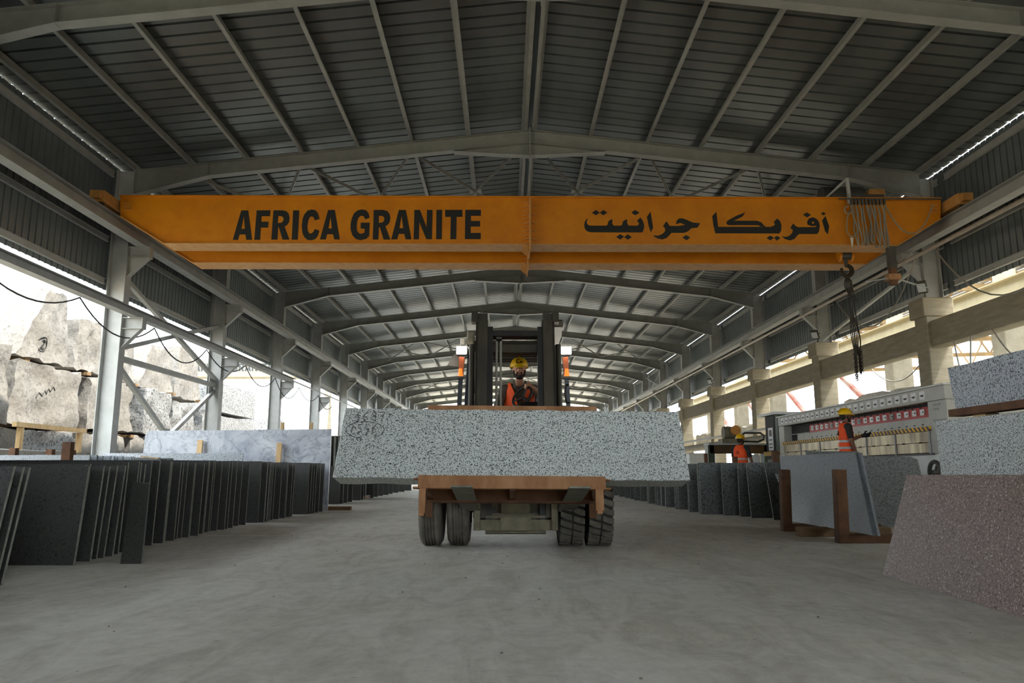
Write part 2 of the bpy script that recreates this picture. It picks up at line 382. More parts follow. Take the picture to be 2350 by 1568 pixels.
for k in range(K0, K1+1):
    if k == 0: continue
    lab = {-5: 'grey steel rafter over the hall entrance behind the viewpoint', -4: 'grey steel rafter second from the entrance behind the viewpoint', -3: 'grey steel rafter third from the entrance behind the viewpoint', -2: 'grey steel rafter just out of sight above the viewpoint', -1: 'grey steel rafter cutting the top edge of the picture'}.get(k, f'grey steel rafter, {ordinal(k-1)} one behind the yellow overhead crane')
    dup_tree(rp, (0, 6*k, 0), lab)
# ---- left steel columns with corbels
def left_column(k, label):
    y = YF[k]; r = root('steel_column', (-8.65, y, 0), label, kind='structure', group='steel columns along the open yard side')
    part(MB().box(-8.836, -8.464, y-.006, y+.006, 0, 7.62), 'web', steel, r)
    for x0 in (-8.85, -8.466): part(MB().box(x0, x0+.016, y-.13, y+.13, 0, 7.62 if x0 < -8.6 else 7.60), 'flange', steel, r)
    part(MB().box(-8.95, -8.35, y-.2, y+.2, 0, .025), 'base_plate', steel, r)
    for zt_, tip in ((5.81, -7.98), (4.19, -8.0)):
        mb = MB(); mb.box(-8.45, tip, y-.11, y+.11, zt_-.014, zt_); mb.box(-8.45, tip-.01, y-.006, y+.006, zt_-.24, zt_-.014)
        mb.box(tip-.014, tip-.002, y-.10, y+.10, zt_-.24, zt_-.014); mb.box(-8.45, tip-.01, y-.10, y+.10, zt_-.25, zt_-.238)
        part(mb, 'corbel', steel, r)
        mb = MB(); mb.prism([(-8.45, zt_-.25), (tip-.06, zt_-.25), (-8.45, zt_-.66)], lambda a, b: (a, y-.006, b), lambda a, b: (a, y+.006, b))
        mb.bar((tip-.05, y, zt_-.255), (-8.45, y, zt_-.67), .16, .014); part(mb, 'corbel_gusset', steel, r)
    return r
cp = left_column(0, 'grey steel column with two corbels under the crane, first one in view on the yard side')
for k in range(K0, K1+1):
    if k == 0: continue
    dup_tree(cp, (0, 6*k, 0), f'grey steel column with two corbels on the yard side, {ordinal(k)} one counting away from the crane' if k > 0 else f'grey steel column on the yard side, {["","next to","second behind","third behind","fourth behind","fifth behind"][-k]} the viewpoint')
# ---- walls : ribbed sheeting
def wall_sheet(y0, y1, x, out, z0, z1):
    mb = MB(); pr = ribs(y0, y1, .2, .03, .005); P = []
    for y, h in pr: P += [(x+out*.03*h, y, z0), (x+out*.03*h, y, z1)]
    mb.add(P, [(2*i, 2*i+1, 2*i+3, 2*i+2) for i in range(len(pr)-1)]); return mb
wl = root('wall_left', (-8.95, 30, 4.8), 'ribbed grey sheet wall above the open yard side', kind='structure')
wr = root('wall_right', (10.1, 30, 4.8), 'ribbed grey sheet wall above the concrete beams', kind='structure')
for w, x, out, gx in ((wl, -8.95, -1, -8.90), (wr, 10.1, 1, 10.04)):
    ps = None; pg = {}
    for k in range(K0, K1):
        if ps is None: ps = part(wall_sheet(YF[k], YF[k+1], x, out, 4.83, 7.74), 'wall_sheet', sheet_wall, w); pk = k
        else: o = ps.copy(); COL.objects.link(o); o.location = (0, 6*(k-pk), 0)
        for j, (z0, h) in enumerate(((4.93, .13), (5.9, .12), (7.42, .14))):
            if j not in pg: pg[j] = part(MB().box(gx-.035, gx+.035, YF[k]+.15, YF[k+1]-.15, z0, z0+.012).box(gx-.035, gx+.035, YF[k]+.15, YF[k+1]-.15, z0+h-.012, z0+h).box(gx-.006, gx+.006, YF[k]+.15, YF[k+1]-.15, z0, z0+h), 'girt', steel, w)
            else: o = pg[j].copy(); COL.objects.link(o); o.location = (0, 6*(k-pk), 0)
# wall bracing in the bay behind the first column, and another further on
for k in (0, 5):
    y0, y1 = YF[k]+.05, YF[k+1]-.05; x = -8.62
    for (za, zb) in ((5.15, 3.5), (3.5, 5.15), (3.2, .15), (.15, 3.2)):
        part(MB().bar((x+(.03 if za > zb else -.03), y0, za), (x+(.03 if za > zb else -.03), y1, zb), .10, .10, (1,0,0)), 'wall_brace', steel, wl)
    part(MB().bar((x, y0, 3.33), (x, y1, 3.36), .12, .10, (1,0,0)), 'wall_strut', steel, wl)
    part(MB().box(x-.06, x-.045, (y0+y1)/2-.22, (y0+y1)/2+.22, 1.42, 1.92), 'brace_gusset', steel, wl)
    for yy in (y0, y1-.35): part(MB().box(x-.06, x-.045, yy, yy+.35, 3.1, 3.6), 'brace_gusset', steel, wl)
for k in (5, 9):
    y0, y1 = YF[k]+.05, YF[k+1]-.05
    for (za, zb) in ((5.9, 7.3), (7.3, 5.9)): part(MB().bar((9.75, y0, za), (9.75, y1, zb), .06, .06, (1,0,0)), 'wall_brace', steel, wr)
part(MB().bar((9.55, YF[0]+.3, 5.55), (9.55, YF[1]-.1, 4.75), .07, .07, (1,0,0)), 'wall_brace', steel, wr)
# ---- crane runway beams
rail_mat = M('crane_rail_steel', sc(92,84,74), sc(112,104,92), 6, .45, .5)
def runway(x, z0, h, w, y0, y1, label, rail=True, nm='runway_beam'):
    r = root(nm, (x, (y0+y1)/2, z0), label, kind='structure')
    part(MB().ibeam((x, y0, z0+h/2), (x, y1, z0+h/2), h, w, .018, .012), 'beam_section', steel, r)
    if rail: part(MB().box(x-.03, x+.03, y0, y1, z0+h, z0+h+.055), 'rail', rail_mat, r)
    return r
rw1 = runway(-8.17, 5.815, .27, .24, YF[K0], YF[K1], 'grey runway beam on the upper corbels, carrying the crane on the yard side')
rw2 = runway(9.27, 5.815, .27, .24, YF[K0], YF[K1], 'grey runway beam carrying the crane above the concrete columns')
rw3 = runway(-8.2, 4.195, .18, .20, YF[K0], YF[2]+.7, 'lower grey beam on the lower corbels along the yard side', rail=False)
part(MB().cyl((-8.2, YF[2]+.7, 4.3), (-8.2, YF[10], 4.3), .035, n=8), 'pipe', steel, rw3)
# bus bar pipe under the far runway
r = root('conductor_pipe', (9.12, 30, 5.5), 'grey conductor pipe hung along under the runway beam above the concrete columns', 'pipe')
part(MB().cyl((9.12, YF[K0], 5.56), (9.12, YF[K1], 5.56), .045, n=8), 'pipe', M('pinkish_pipe', sc(170,156,138), sc(150,140,126), 8, .5), r)
for k in range(K0, K1+1): part(MB().bar((9.12, YF[k]+.1, 5.60), (9.3, YF[k]+.1, 5.81), .03, .03), 'hanger', steel, r)
# ---- right side : concrete columns, concrete beams, steel uprights
def right_column(k, label):
    y = YF[k]; r = root('concrete_column', (9.7, y+.3, 0), label, kind='structure', group='concrete columns of the machine side')
    part(MB().box(9.44, 9.98, y+.06, y+.56, 0, 4.30), 'shaft', concrete, r, bevel=.02)
    part(MB().box(9.36, 10.06, y, y+.62, 4.28, 4.71), 'cap', concrete, r, bevel=.02)
    mb = MB(); mb.box(9.55, 9.566, y+.16, y+.42, 4.71, 7.62); mb.box(9.934, 9.95, y+.16, y+.42, 4.71, 7.62); mb.box(9.566, 9.934, y+.284, y+.296, 4.71, 7.62)
    part(mb, 'steel_upright', steel, r)
    mb = MB(); yc = y+.29; mb.box(9.08, 9.55, yc-.11, yc+.11, 5.796, 5.81); mb.box(9.09, 9.55, yc-.006, yc+.006, 5.56, 5.80); mb.box(9.09, 9.104, yc-.1, yc+.1, 5.56, 5.80); mb.box(9.09, 9.55, yc-.1, yc+.1, 5.55, 5.562); part(mb, 'corbel', steel, r)
    mb = MB(); mb.prism([(9.55, 5.55), (9.16, 5.55), (9.55, 5.14)], lambda a, b: (a, yc-.006, b), lambda a, b: (a, yc+.006, b)); mb.bar((9.15, yc, 5.545), (9.55, yc, 5.13), .16, .014); part(mb, 'corbel_gusset', steel, r)
    return r
cp = right_column(0, 'concrete column with a flared cap beside the stacked granite, first one in view on the machine side')
for k in range(K0, K1+1):
    if k: dup_tree(cp, (0, 6*k, 0), f'concrete column with a flared cap on the machine side, {ordinal(k)} one counting away from the stacked granite' if k > 0 else f'concrete column on the machine side, {["","next to","second behind","third behind","fourth behind","fifth behind"][-k]} the viewpoint')
bp = None
for k in range(K0, K1):
    lab = f'long concrete tie beam, {ordinal(k)} one counting away from the stacked granite' if k > 0 else ['long concrete tie beam between the first two concrete columns above the polishing machine', 'long concrete tie beam above the stacked granite blocks', 'long concrete tie beam beside the viewpoint', 'long concrete tie beam near the hall entrance', 'long concrete tie beam second from the entrance', 'long concrete tie beam third from the entrance'][-k]
    if bp is None:
        bp = one(MB().box(9.52, 9.90, YF[k]+.56, YF[k+1]+.06, 3.58, 4.17), 'concrete_beam', concrete, lab, kind='structure', group='concrete tie beams', bevel=.015); pk = k
    else:
        o = bp.copy(); COL.objects.link(o); o.location = Vector(bp.location)+Vector((0, 6*(k-pk), 0)); o['label'] = lab
# ---- low precast wall panels between concrete columns
panel_mat = M('rough_grey_wall_panel', sc(168,166,156), sc(198,196,186), 3, .8, bmp=.02)
for k in range(K0, 8):
    z0, z1 = (0, 2.95) if k <= 0 else (1.95, 2.75)
    mb = MB(); n = 14; top = [random.uniform(-.05, .05) for _ in range(n+1)]; P = []
    ya, yb = YF[k]+.57, YF[k+1]+.05
    for i in range(n+1):
        y = ya+(yb-ya)*i/n
        for x in (10.12, 10.36): P += [(x, y, z0), (x, y, z1+top[i])]
    F = []
    for i in range(n):
        a, b = 4*i, 4*i+4; F += [(a, b, b+1, a+1), (a+2, a+3, b+3, b+2), (a+1, b+1, b+3, a+3), (a, a+2, b+2, b)]
    F += [(0,1,3,2), (4*n, 4*n+2, 4*n+3, 4*n+1)]
    mb.add(P, F)
    one(mb, 'wall_panel', panel_mat, ('rough grey low wall behind the polishing machine' if k == 0 else f'rough grey low wall panel, {ordinal(k)} one beyond the polishing machine' if k > 0 else f'rough grey low wall panel beside the {["","stacked granite","viewpoint","entrance","doorway","gable end"][-k]}'), kind='structure')

# ---- closed bays beside and behind the viewpoint, gable wall with a doorway
for k in range(K0, -3):
    part(wall_sheet(YF[k], YF[k+1], -8.95, -1, 0, 4.83), 'wall_sheet', sheet_wall, wl)
wb = root('wall_back', (XC, YF[K0], 0), 'ribbed grey sheet gable wall with a wide doorway behind the viewpoint', kind='structure')
DX0, DX1, DZ = 0.2, 6.2, 4.8
gy_ = YF[K0]-.2
gab = lambda x: zt(x)+.15
part(MB().add([(-8.95,gy_,0),(DX0,gy_,0),(DX0,gy_,gab(DX0)),(-8.95,gy_,gab(-8.95))],[(0,1,2,3)]), 'gable_sheet', sheet_wall, wb)
part(MB().add([(DX1,gy_,0),(10.1,gy_,0),(10.1,gy_,gab(10.1)),(DX1,gy_,gab(DX1))],[(0,1,2,3)]), 'gable_sheet', sheet_wall, wb)
part(MB().add([(DX0,gy_,DZ),(DX1,gy_,DZ),(DX1,gy_,gab(DX1)),(XC,gy_,gab(XC)),(DX0,gy_,gab(DX0))],[(0,1,2,3,4)]), 'gable_sheet', sheet_wall, wb)
for x in (DX0, DX1): part(MB().box(x-.08, x+.08, gy_, gy_+.16, 0, DZ), 'door_jamb', steel, wb)
part(MB().box(DX0-.08, DX1+.08, gy_, gy_+.16, DZ, DZ+.16), 'door_lintel', steel, wb)
LATIN=[[[(-5612,5533),(-5476,6166),(-5335,6166),(-5217,5534),(-5335,5534),(-5359,5648),(-5482,5648),(-5505,5533)],[(-5452,5768),(-5419,6052),(-5376,5769)]],[[(-5172,5534),(-5158,6167),(-4874,6168),(-4879,6044),(-5053,6043),(-5054,5922),(-4900,5923),(-4904,5797),(-5054,5796),(-5054,5535)]],[[(-4822,5541),(-4813,6168),(-4616,6169),(-4545,6151),(-4494,6096),(-4472,6011),(-4478,5914),(-4520,5851),(-4568,5822),(-4454,5542),(-4592,5542),(-4680,5800),(-4700,5800),(-4699,5541)],[(-4708,6045),(-4643,6047),(-4604,6019),(-4591,5971),(-4609,5919),(-4653,5897),(-4708,5897)]],[[(-4404,5540),(-4405,6170),(-4281,6170),(-4283,5540)]],[[(-3852,5985),(-3949,5955),(-3972,6018),(-4013,6045),(-4055,6026),(-4084,5947),(-4097,5842),(-4087,5737),(-4046,5674),(-4004,5674),(-3965,5711),(-3943,5769),(-3846,5738),(-3869,5633),(-3916,5560),(-3990,5528),(-4078,5536),(-4148,5593),(-4192,5684),(-4212,5828),(-4202,5986),(-4166,6092),(-4107,6163),(-4020,6190),(-3943,6172),(-3890,6106)]],[[(-3825,5547),(-3683,6181),(-3545,6181),(-3419,5548),(-3532,5548),(-3561,5660),(-3682,5660),(-3707,5547)],[(-3664,5783),(-3628,6049),(-3589,5783)]],[[(-2819,6018),(-2906,5978),(-2936,6036),(-2987,6062),(-3042,6030),(-3072,5951),(-3085,5832),(-3072,5741),(-3030,5678),(-2974,5668),(-2917,5694),(-2915,5780),(-2995,5780),(-3000,5909),(-2813,5910),(-2817,5624),(-2875,5563),(-2987,5532),(-3088,5557),(-3161,5636),(-3201,5753),(-3208,5871),(-3187,6003),(-3146,6109),(-3072,6175),(-2985,6197),(-2895,6176),(-2843,6110)]],[[(-2739,5548),(-2739,6184),(-2542,6185),(-2460,6159),(-2408,6098),(-2390,6011),(-2403,5922),(-2444,5861),(-2489,5835),(-2378,5549),(-2518,5549),(-2601,5808),(-2624,5808),(-2624,5549)],[(-2629,6058),(-2563,6058),(-2522,6027),(-2513,5984),(-2529,5932),(-2574,5910),(-2627,5908)]],[[(-2360,5552),(-2218,6186),(-2077,6187),(-1946,5554),(-2064,5553),(-2094,5671),(-2210,5670),(-2237,5553)],[(-2198,5791),(-2160,6065),(-2120,5791)]],[[(-1900,5554),(-1897,6188),(-1783,6188),(-1637,5811),(-1637,6189),(-1525,6189),(-1524,5558),(-1639,5557),(-1790,5929),(-1792,5554)]],[[(-1438,5558),(-1439,6189),(-1323,6190),(-1320,5558)]],[[(-1262,6190),(-900,6192),(-898,6041),(-1022,6040),(-1023,5560),(-1144,5559),(-1141,6040),(-1257,6039)]],[[(-845,5560),(-842,6192),(-518,6193),(-517,6063),(-724,6063),(-723,5952),(-534,5952),(-533,5831),(-727,5831),(-726,5694),(-519,5695),(-518,5561)]]]
ARABIC=[[[(1789,6138),(1871,6197),(1951,6139),(1869,6083)]],[[(1953,6139),(2026,6198),(2108,6140),(2023,6081)]],[[(2606,6142),(2686,6200),(2779,6140),(2688,6084)]],[[(1705,6016),(1674,5942),(1683,5890),(1733,5858),(2075,5857),(2108,5878),(2120,5944),(2166,5984),(2212,5997),(2203,5918),(2234,5857),(2379,5858),(2412,5884),(2424,5945),(2475,5985),(2521,5998),(2512,5919),(2543,5859),(2708,5859),(2746,5873),(2760,5920),(2718,5960),(2789,6039),(2830,5986),(2861,5907),(2866,5828),(2838,5736),(2805,5715),(1756,5714),(1681,5737),(1636,5789),(1622,5863),(1638,5942),(1664,5990)]],[[(2279,5616),(2362,5674),(2444,5624),(2364,5559)]],[[(2446,5614),(2518,5674),(2605,5614),(2520,5556)]],[[(2929,6053),(3008,6164),(3051,5816),(3000,5718),(2956,5868)]],[[(3043,5653),(3144,5645),(3234,5680),(3294,5738),(3301,5803),(3257,5856),(3327,5954),(3368,5901),(3392,5857),(3582,5855),(3722,5881),(3622,5923),(3553,5905),(3527,5883),(3540,5963),(3588,6016),(3664,6021),(3752,5990),(3876,5930),(4033,5917),(3973,5822),(3846,5808),(3767,5739),(3690,5708),(3425,5707),(3385,5659),(3320,5593),(3230,5564),(3142,5585),(3080,5619)]],[[(3649,5608),(3726,5660),(3816,5608),(3735,5548)]],[[(4289,6071),(4377,6164),(4400,5839),(5344,5843),(5484,5841),(5562,5865),(5589,5904),(5561,5944),(5634,6024),(5695,5971),(5720,5878),(5708,5760),(5666,5699),(4336,5699),(4305,5873)]],[[(4573,5906),(4591,5964),(4667,6012),(4811,6087),(4980,6154),(4916,6060),(4729,5972),(5212,5972),(5299,5943),(5363,5864),(5383,5845),(5281,5848),(5245,5877),(4623,5877)]],[[(5394,5601),(5473,5654),(5547,5607),(5472,5549)]],[[(5549,5607),(5613,5649),(5686,5602),(5606,5544)]],[[(5706,5636),(5801,5626),(5879,5655),(5939,5721),(5950,5774),(5902,5826),(5971,5919),(6006,5866),(6068,5837),(6322,5838),(6437,5844),(6446,5868),(6349,5862),(6262,5894),(6259,5960),(6304,6026),(6375,6053),(6449,6027),(6503,5961),(6517,5868),(6494,5749),(6452,5691),(6084,5690),(6031,5656),(5976,5585),(5885,5550),(5786,5576)],[(6350,5947),(6394,5955),(6409,5921),(6365,5913)]],[[(6182,6105),(6267,6159),(6352,6103),(6265,6050)]],[[(6574,5987),(6649,6080),(6712,5856),(6673,5684),(6621,5750)]],[[(6558,6133),(6612,6168),(6660,6134),(6619,6094)]]]
# ================================================================== OVERHEAD CRANE
def letter_mesh(loops, fn, thick, name):
    cu = bpy.data.curves.new(name, 'CURVE'); cu.dimensions = '2D'; cu.fill_mode = 'BOTH'; cu.extrude = 0.5
    for lp in loops:
        s_ = cu.splines.new('POLY'); s_.points.add(len(lp)-1)
        for p, (a, b) in zip(s_.points, lp): p.co = (a/1000, b/1000, 0, 1)
        s_.use_cyclic_u = True
    o = bpy.data.objects.new(name, cu); COL.objects.link(o)
    dg = bpy.context.evaluated_depsgraph_get(); me = bpy.data.meshes.new_from_object(o.evaluated_get(dg)); bpy.data.objects.remove(o); bpy.data.curves.remove(cu)
    mb = MB(); mb.v = [fn(v.co.x, v.co.y, v.co.z*thick) for v in me.vertices]; mb.f = [tuple(p.vertices) for p in me.polygons]; bpy.data.meshes.remove(me); return mb
CY0, CY1 = 15.1, 15.6
crane = root('overhead_crane', (XC, 16.1, 6.1), 'yellow overhead travelling crane with black lettering spanning the hall', 'crane')
def girder(ya, yb, nm):
    xl, xr = -8.12, 9.12; zb, ztp = 5.45, 6.46
    m = XC; L = 8.52
    prof = [(m-8.55, ztp), (m+8.55, ztp), (m+8.50, 6.03), (m+7.55, zb), (m-7.55, zb), (m-8.50, 6.03)]
    mb = MB()
    for yw in (ya+.05, yb-.05): mb.prism(prof, lambda a, b: (a, yw-.006, b), lambda a, b: (a, yw+.006, b))
    part(mb, 'web_plate', crane_yellow, crane)
    part(MB().box(m-8.55, m+8.55, ya, yb, ztp-.006, ztp+.022), 'top_flange', crane_yellow, crane)
    mb = MB(); mb.box(m-7.55, m+7.55, ya-.012, yb+.012, zb-.016, zb)
    for s_ in (-1, 1): mb.bar((m+s_*7.55, (ya+yb)/2, zb-.008), (m+s_*8.50, (ya+yb)/2, 6.03-.008), yb-ya+.02, .016)
    part(mb, 'bottom_flange', crane_faded if nm == 'f' else crane_faded, crane)
    part(MB().box(m-8.5, m+8.5, (ya+yb)/2-.03, (ya+yb)/2+.03, ztp+.022, ztp+.07), 'trolley_rail', rail_mat, crane)
    # bolted splice in the middle
    mb = MB(); xs = .49
    mb.box(xs-.012, xs+.012, ya-.11, ya+.05, zb-.16, ztp-.05); mb.box(xs+.014, xs+.03, ya-.10, ya+.05, zb-.16, ztp-.05); mb.box(xs-.012, xs+.012, ya-.05, yb+.05, zb-.17, zb-.016)
    part(mb, 'splice_plate', crane_faded, crane)
    for i in range(11):
        z = ztp-.12-i*.088; part(MB().prism([(0,0),(.13,0),(0,-.09)], lambda a, b: (xs-.012-a, ya+.044+b, z), lambda a, b: (xs-.012-a, ya+.044+b, z+.01)), 'splice_stiffener', crane_faded, crane)
        if i % 2: part(MB().prism([(0,0),(.13,0),(0,-.09)], lambda a, b: (xs+.03+a, ya+.044+b, z), lambda a, b: (xs+.03+a, ya+.044+b, z+.01)), 'splice_stiffener', crane_faded, crane)
    for i in range(6):
        y = ya+.02+i*(yb-ya-.04)/5; part(MB().prism([(0,0),(.15,0),(0,-.13)], lambda a, b: (xs-.012-a, y, zb-.016+b), lambda a, b: (xs-.012-a, y+.01, zb-.016+b)), 'splice_stiffener', crane_faded, crane)
    for s_ in (-1, 1):
        for i in range(3): part(MB().box(m+s_*8.38-.08, m+s_*8.38+.08, ya+.018, ya+.045, 6.16+i*.07, 6.175+i*.07), 'end_stiffener', crane_faded, crane)
girder(CY0, CY1, 'f'); girder(16.55, 17.07, 'b')
for s_, x in ((-1, -8.17), (1, 9.27)):
    mb = MB(); mb.box(x-.13, x+.13, 14.62, 17.6, 6.17, 6.40); part(mb, 'end_carriage', crane_faded, crane, bevel=.01)
    for y in (14.75, 17.45): part(MB().cyl((x-.05, y, 6.235), (x+.05, y, 6.235), .095, n=16), 'wheel', steel_dk, crane)
    part(MB().box(x-.10, x+.10, 14.5, 14.62, 6.20, 6.36), 'buffer', crane_faded, crane)
yw = CY0+.05-.006
for lp in LATIN: part(letter_mesh(lp, lambda a, b, c: (a, yw-.004+c, b), .006, 'letter'), 'letter', black_paint, crane)
for lp in ARABIC: part(letter_mesh(lp, lambda a, b, c: (a, yw-.004+c, b), .006, 'letter'), 'letter', black_paint, crane)
# festoon cable on the girder face
def sag(p, q, d, n=10):
    p, q = Vector(p), Vector(q); return [p.lerp(q, i/n) - Vector((0, 0, d*4*(i/n)*(1-i/n))) for i in range(n+1)]
fx = 7.12
fest = root('festoon_cable', (7.5, 15.0, 6.3), 'bunched grey festoon cable hanging in loops on the crane girder', 'cable')
part(MB().cyl((6.9, 14.98, 6.40), (9.0, 14.98, 6.40), .018, n=8), 'track', steel_dk, fest)
xs = [7.14+.075*i for i in range(9)]+[7.82]
for i, x in enumerate(xs):
    part(MB().box(x-.022, x+.022, 14.955, 15.0, 6.27, 6.385), 'cable_carrier', steel_dk, fest)
for i, (a, b) in enumerate(zip(xs[:-1], xs[1:])):
    dep = random.uniform(.80, .92)
    pts = [(a, 14.97, 6.27)]+[(a+.01+(b-a+.05*(i%3))*t*.3+.02*math.sin(7*t+i), 14.95+.03*math.sin(i*2.1+t*4), 6.27-dep*t) for t in (.2,.4,.6,.8,.95)]
    pts += [((a+b)/2+.02, 14.94, 6.27-dep-.03)]+[(b+.03*(i%2)+.02*math.sin(5*t+i*2), 14.95+.03*math.cos(i*1.3+t*3), 6.27-dep*t) for t in (.95,.75,.5,.25)]+[(b, 14.97, 6.27)]
    part(MB().cable(pts, .014, k=4), 'cable_loop', cable_grey, fest, smooth=60)
part(MB().tube(sag((7.82, 14.97, 6.27), (8.82, 14.97, 6.27), .62, 14), .013), 'cable_loop', cable_grey, fest, smooth=60)
part(MB().cable([(7.15,14.95,6.25),(7.02,14.94,6.0),(6.98,14.94,5.72),(7.05,14.94,5.58),(7.16,14.94,5.62),(7.2,14.94,5.75),(7.14,14.94,6.0),(7.1,14.95,6.25)], .012), 'cable_loop', cable_grey, fest, smooth=60)
part(MB().cable([(7.05,14.94,6.22),(6.98,14.93,6.2),(6.96,14.93,6.12),(7.02,14.93,6.06),(7.1,14.93,6.1),(7.1,14.94,6.2)], .014), 'cable_loop', cable_grey, fest, smooth=60)
part(MB().prism([(7.04,5.55),(7.10,5.55),(7.08,5.40),(7.06,5.34)], lambda a, b: (a, 14.93, b), lambda a, b: (a, 14.945, b)), 'plastic_tail', white_paint, fest)
part(MB().bar((7.12, 15.02, 6.48), (7.10, 15.02, 6.86), .06, .05, (0,1,0)).bar((7.10,15.02,6.84), (6.72,15.4,6.50), .035, .035).bar((7.11,15.02,6.3), (7.12,15.02,6.5), .06, .05, (0,1,0)), 'cable_arm', steel, fest)
# trolley on the girders, hook block, slings, chains
tr = root('crane_trolley', (7.45, 16.1, 6.5), 'dark hoist trolley riding on top of the crane girders', 'trolley')
part(MB().box(6.9, 8.0, 15.3, 16.9, 6.54, 6.62), 'trolley_frame', steel_dk, tr)
part(MB().cyl((7.0, 16.1, 6.86), (7.9, 16.1, 6.86), .22, n=20), 'rope_drum', steel_dk, tr, smooth=40)
part(MB().box(7.95, 8.3, 15.8, 16.4, 6.62, 6.95), 'motor', crane_faded, tr, bevel=.03)
for sx in (-.06, .06): part(MB().cyl((7.45+sx, 16.1, 5.55), (7.45+sx, 16.1, 6.7), .009, n=6), 'wire_rope', rope_dk, tr)
hk = root('hook_block', (7.45, 16.1, 5.4), 'yellow hook block with dark iron hook hanging under the crane', 'hook')
for sx in (-.16, .10):
    part(MB().prism([(-.11,.10),(.02,.14),(.11,.10),(.12,-.04),(.04,-.14),(-.06,-.14),(-.12,-.04)], lambda a, b: (7.45+sx, 16.1+a, 5.52+b), lambda a, b: (7.45+sx+.05, 16.1+a, 5.52+b)), 'side_plate', crane_yellow, hk, bevel=.01)
part(MB().cyl((7.34, 16.1, 5.52), (7.55, 16.1, 5.52), .10, n=20), 'sheave', steel_dk, hk, smooth=40)
part(MB().cyl((7.45, 16.1, 5.28), (7.45, 16.1, 5.42), .045, n=10), 'shank', steel_dk, hk)
pts = []; rad = []
for i in range(19):
    t = math.radians(100 - i*17); pts.append((7.45+.115*math.cos(t), 16.1, 5.165+.12*math.sin(t))); rad.append(.045*(1-.5*abs(i-7)/12)+.008)
part(MB().tube(pts, rad, 8), 'hook', chain_mat, hk, smooth=60)
sl = root('rope_sling', (7.48, 16.1, 2.7), 'dark rope sling with bunched chains hanging from the crane hook', 'sling')
random.seed(3)
for i in range(6):
    o = (i-2.5)*.018
    part(MB().cable([(7.45+o*.6, 16.1+o, 5.06), (7.46+o*1.4, 16.1-o, 4.85), (7.49+o*.4, 16.1+o*.5, 4.55), (7.495+o*1.2, 16.1+o, 4.2), (7.50+o*1.0+.01*(i%3), 16.1-o, 3.8), (7.50+(-.05+.03*i), 16.1+o*2, 3.32)], .011), 'rope_strand', rope_dk, sl, smooth=60)
part(MB().cable([(7.53, 16.1, 4.95), (7.56, 16.1, 4.6), (7.58, 16.1, 4.1), (7.63, 16.1, 3.62), (7.60, 16.1, 3.40)], .014), 'rope_strand', rope_dk, sl, smooth=60)
part(MB().tube([(7.44,16.08,4.62),(7.40,16.06,4.55),(7.36,16.05,4.46)], .010), 'rope_tail', rope_dk, sl); part(MB().tube([(7.52,16.08,4.62),(7.58,16.06,4.58),(7.60,16.05,4.52)], .010), 'rope_tail', rope_dk, sl)
def chain(x, y, za, zb, n):
    mb = MB(); st = (za-zb)/n
    for i in range(n):
        z = za-st*(i+.5); a = (i % 2)*math.pi/2+random.uniform(-.3,.3); pts = []
        for j in range(8):
            t = 2*math.pi*j/8; r_ = .022*math.cos(t); pts.append((x+r_*math.cos(a)+random.uniform(-.004,.004), y+r_*math.sin(a), z+st*.72*math.sin(t)))
        mb.tube(pts, .0075, 5, closed=True)
    return mb
for i, (x, y, a, b) in enumerate([(7.475,16.08,3.34,2.75),(7.51,16.12,3.33,2.76),(7.49,16.05,3.30,2.80),(7.585,16.1,3.42,2.90),(7.62,16.08,3.42,2.92),(7.60,16.13,3.40,2.88)]): part(chain(x, y, a, b, 13), 'chain', chain_mat, sl, smooth=60)
# collector post under the girder
cpst = root('collector_post', (8.0, 15.2, 4.5), 'dark hanging collector post with brown box under the crane girder', 'post')
part(MB().box(7.92, 8.06, 15.14, 15.28, 4.98, 5.43), 'arm', steel_dk, cpst); part(MB().box(7.93, 8.05, 15.15, 15.27, 4.62, 4.98), 'post', rust_dk, cpst)
part(MB().box(7.86, 8.10, 15.10, 15.30, 4.72, 4.84), 'collector_box', rust, cpst)
for dx in (.9, .5, -.7): part(MB().cyl((8.0, 15.2, 4.78), (8.0+dx, 15.2+.3*dx, 4.72-.12*abs(dx)), .012, n=6), 'collector_rod', steel, cpst)
# yard side cable swags, machine side cables
yy = [14.57+3.2*i for i in range(-4, 8)]
for i, (a, b) in enumerate(zip(yy[:-1], yy[1:])):
    where = 'near the crane' if i == 3 else 'below the lower beam'
    one(MB().tube(sag((-8.3, a, 4.18), (-8.3, b, 4.18), .48+.1*((i*7)%3-1), 12), .016), 'hanging_cable', cable_black, f'black cable swag under the lower yard side beam, {ordinal(i)} loop from the entrance', 'cable', 'cable swags on the yard side', smooth=60)
CB = [((9.12,16.35,5.5),(9.12,20.5,5.5),1.1),((9.12,10.9,5.5),(9.15,15.6,5.5),1.5),((9.9,17.6,3.59),(9.9,20.4,3.59),.5),((9.53,12.2,3.59),(9.53,14.6,3.59),.9),((9.53,15.3,3.59),(9.53,15.9,3.59),1.0)]
for i, (a, b, d) in enumerate(CB):
    one(MB().tube(sag(a, b, d, 14), .016), 'slack_cable', cable_grey, ['grey slack cable hung from the conductor pipe beyond the crane','long grey slack cable hung from the conductor pipe in front of the first concrete column','short slack cable behind the first tie beam opening','pale slack cable looped below the tie beam over the stacked granite','thin pale cable dangling beside the first concrete column'][i], 'cable', smooth=60)
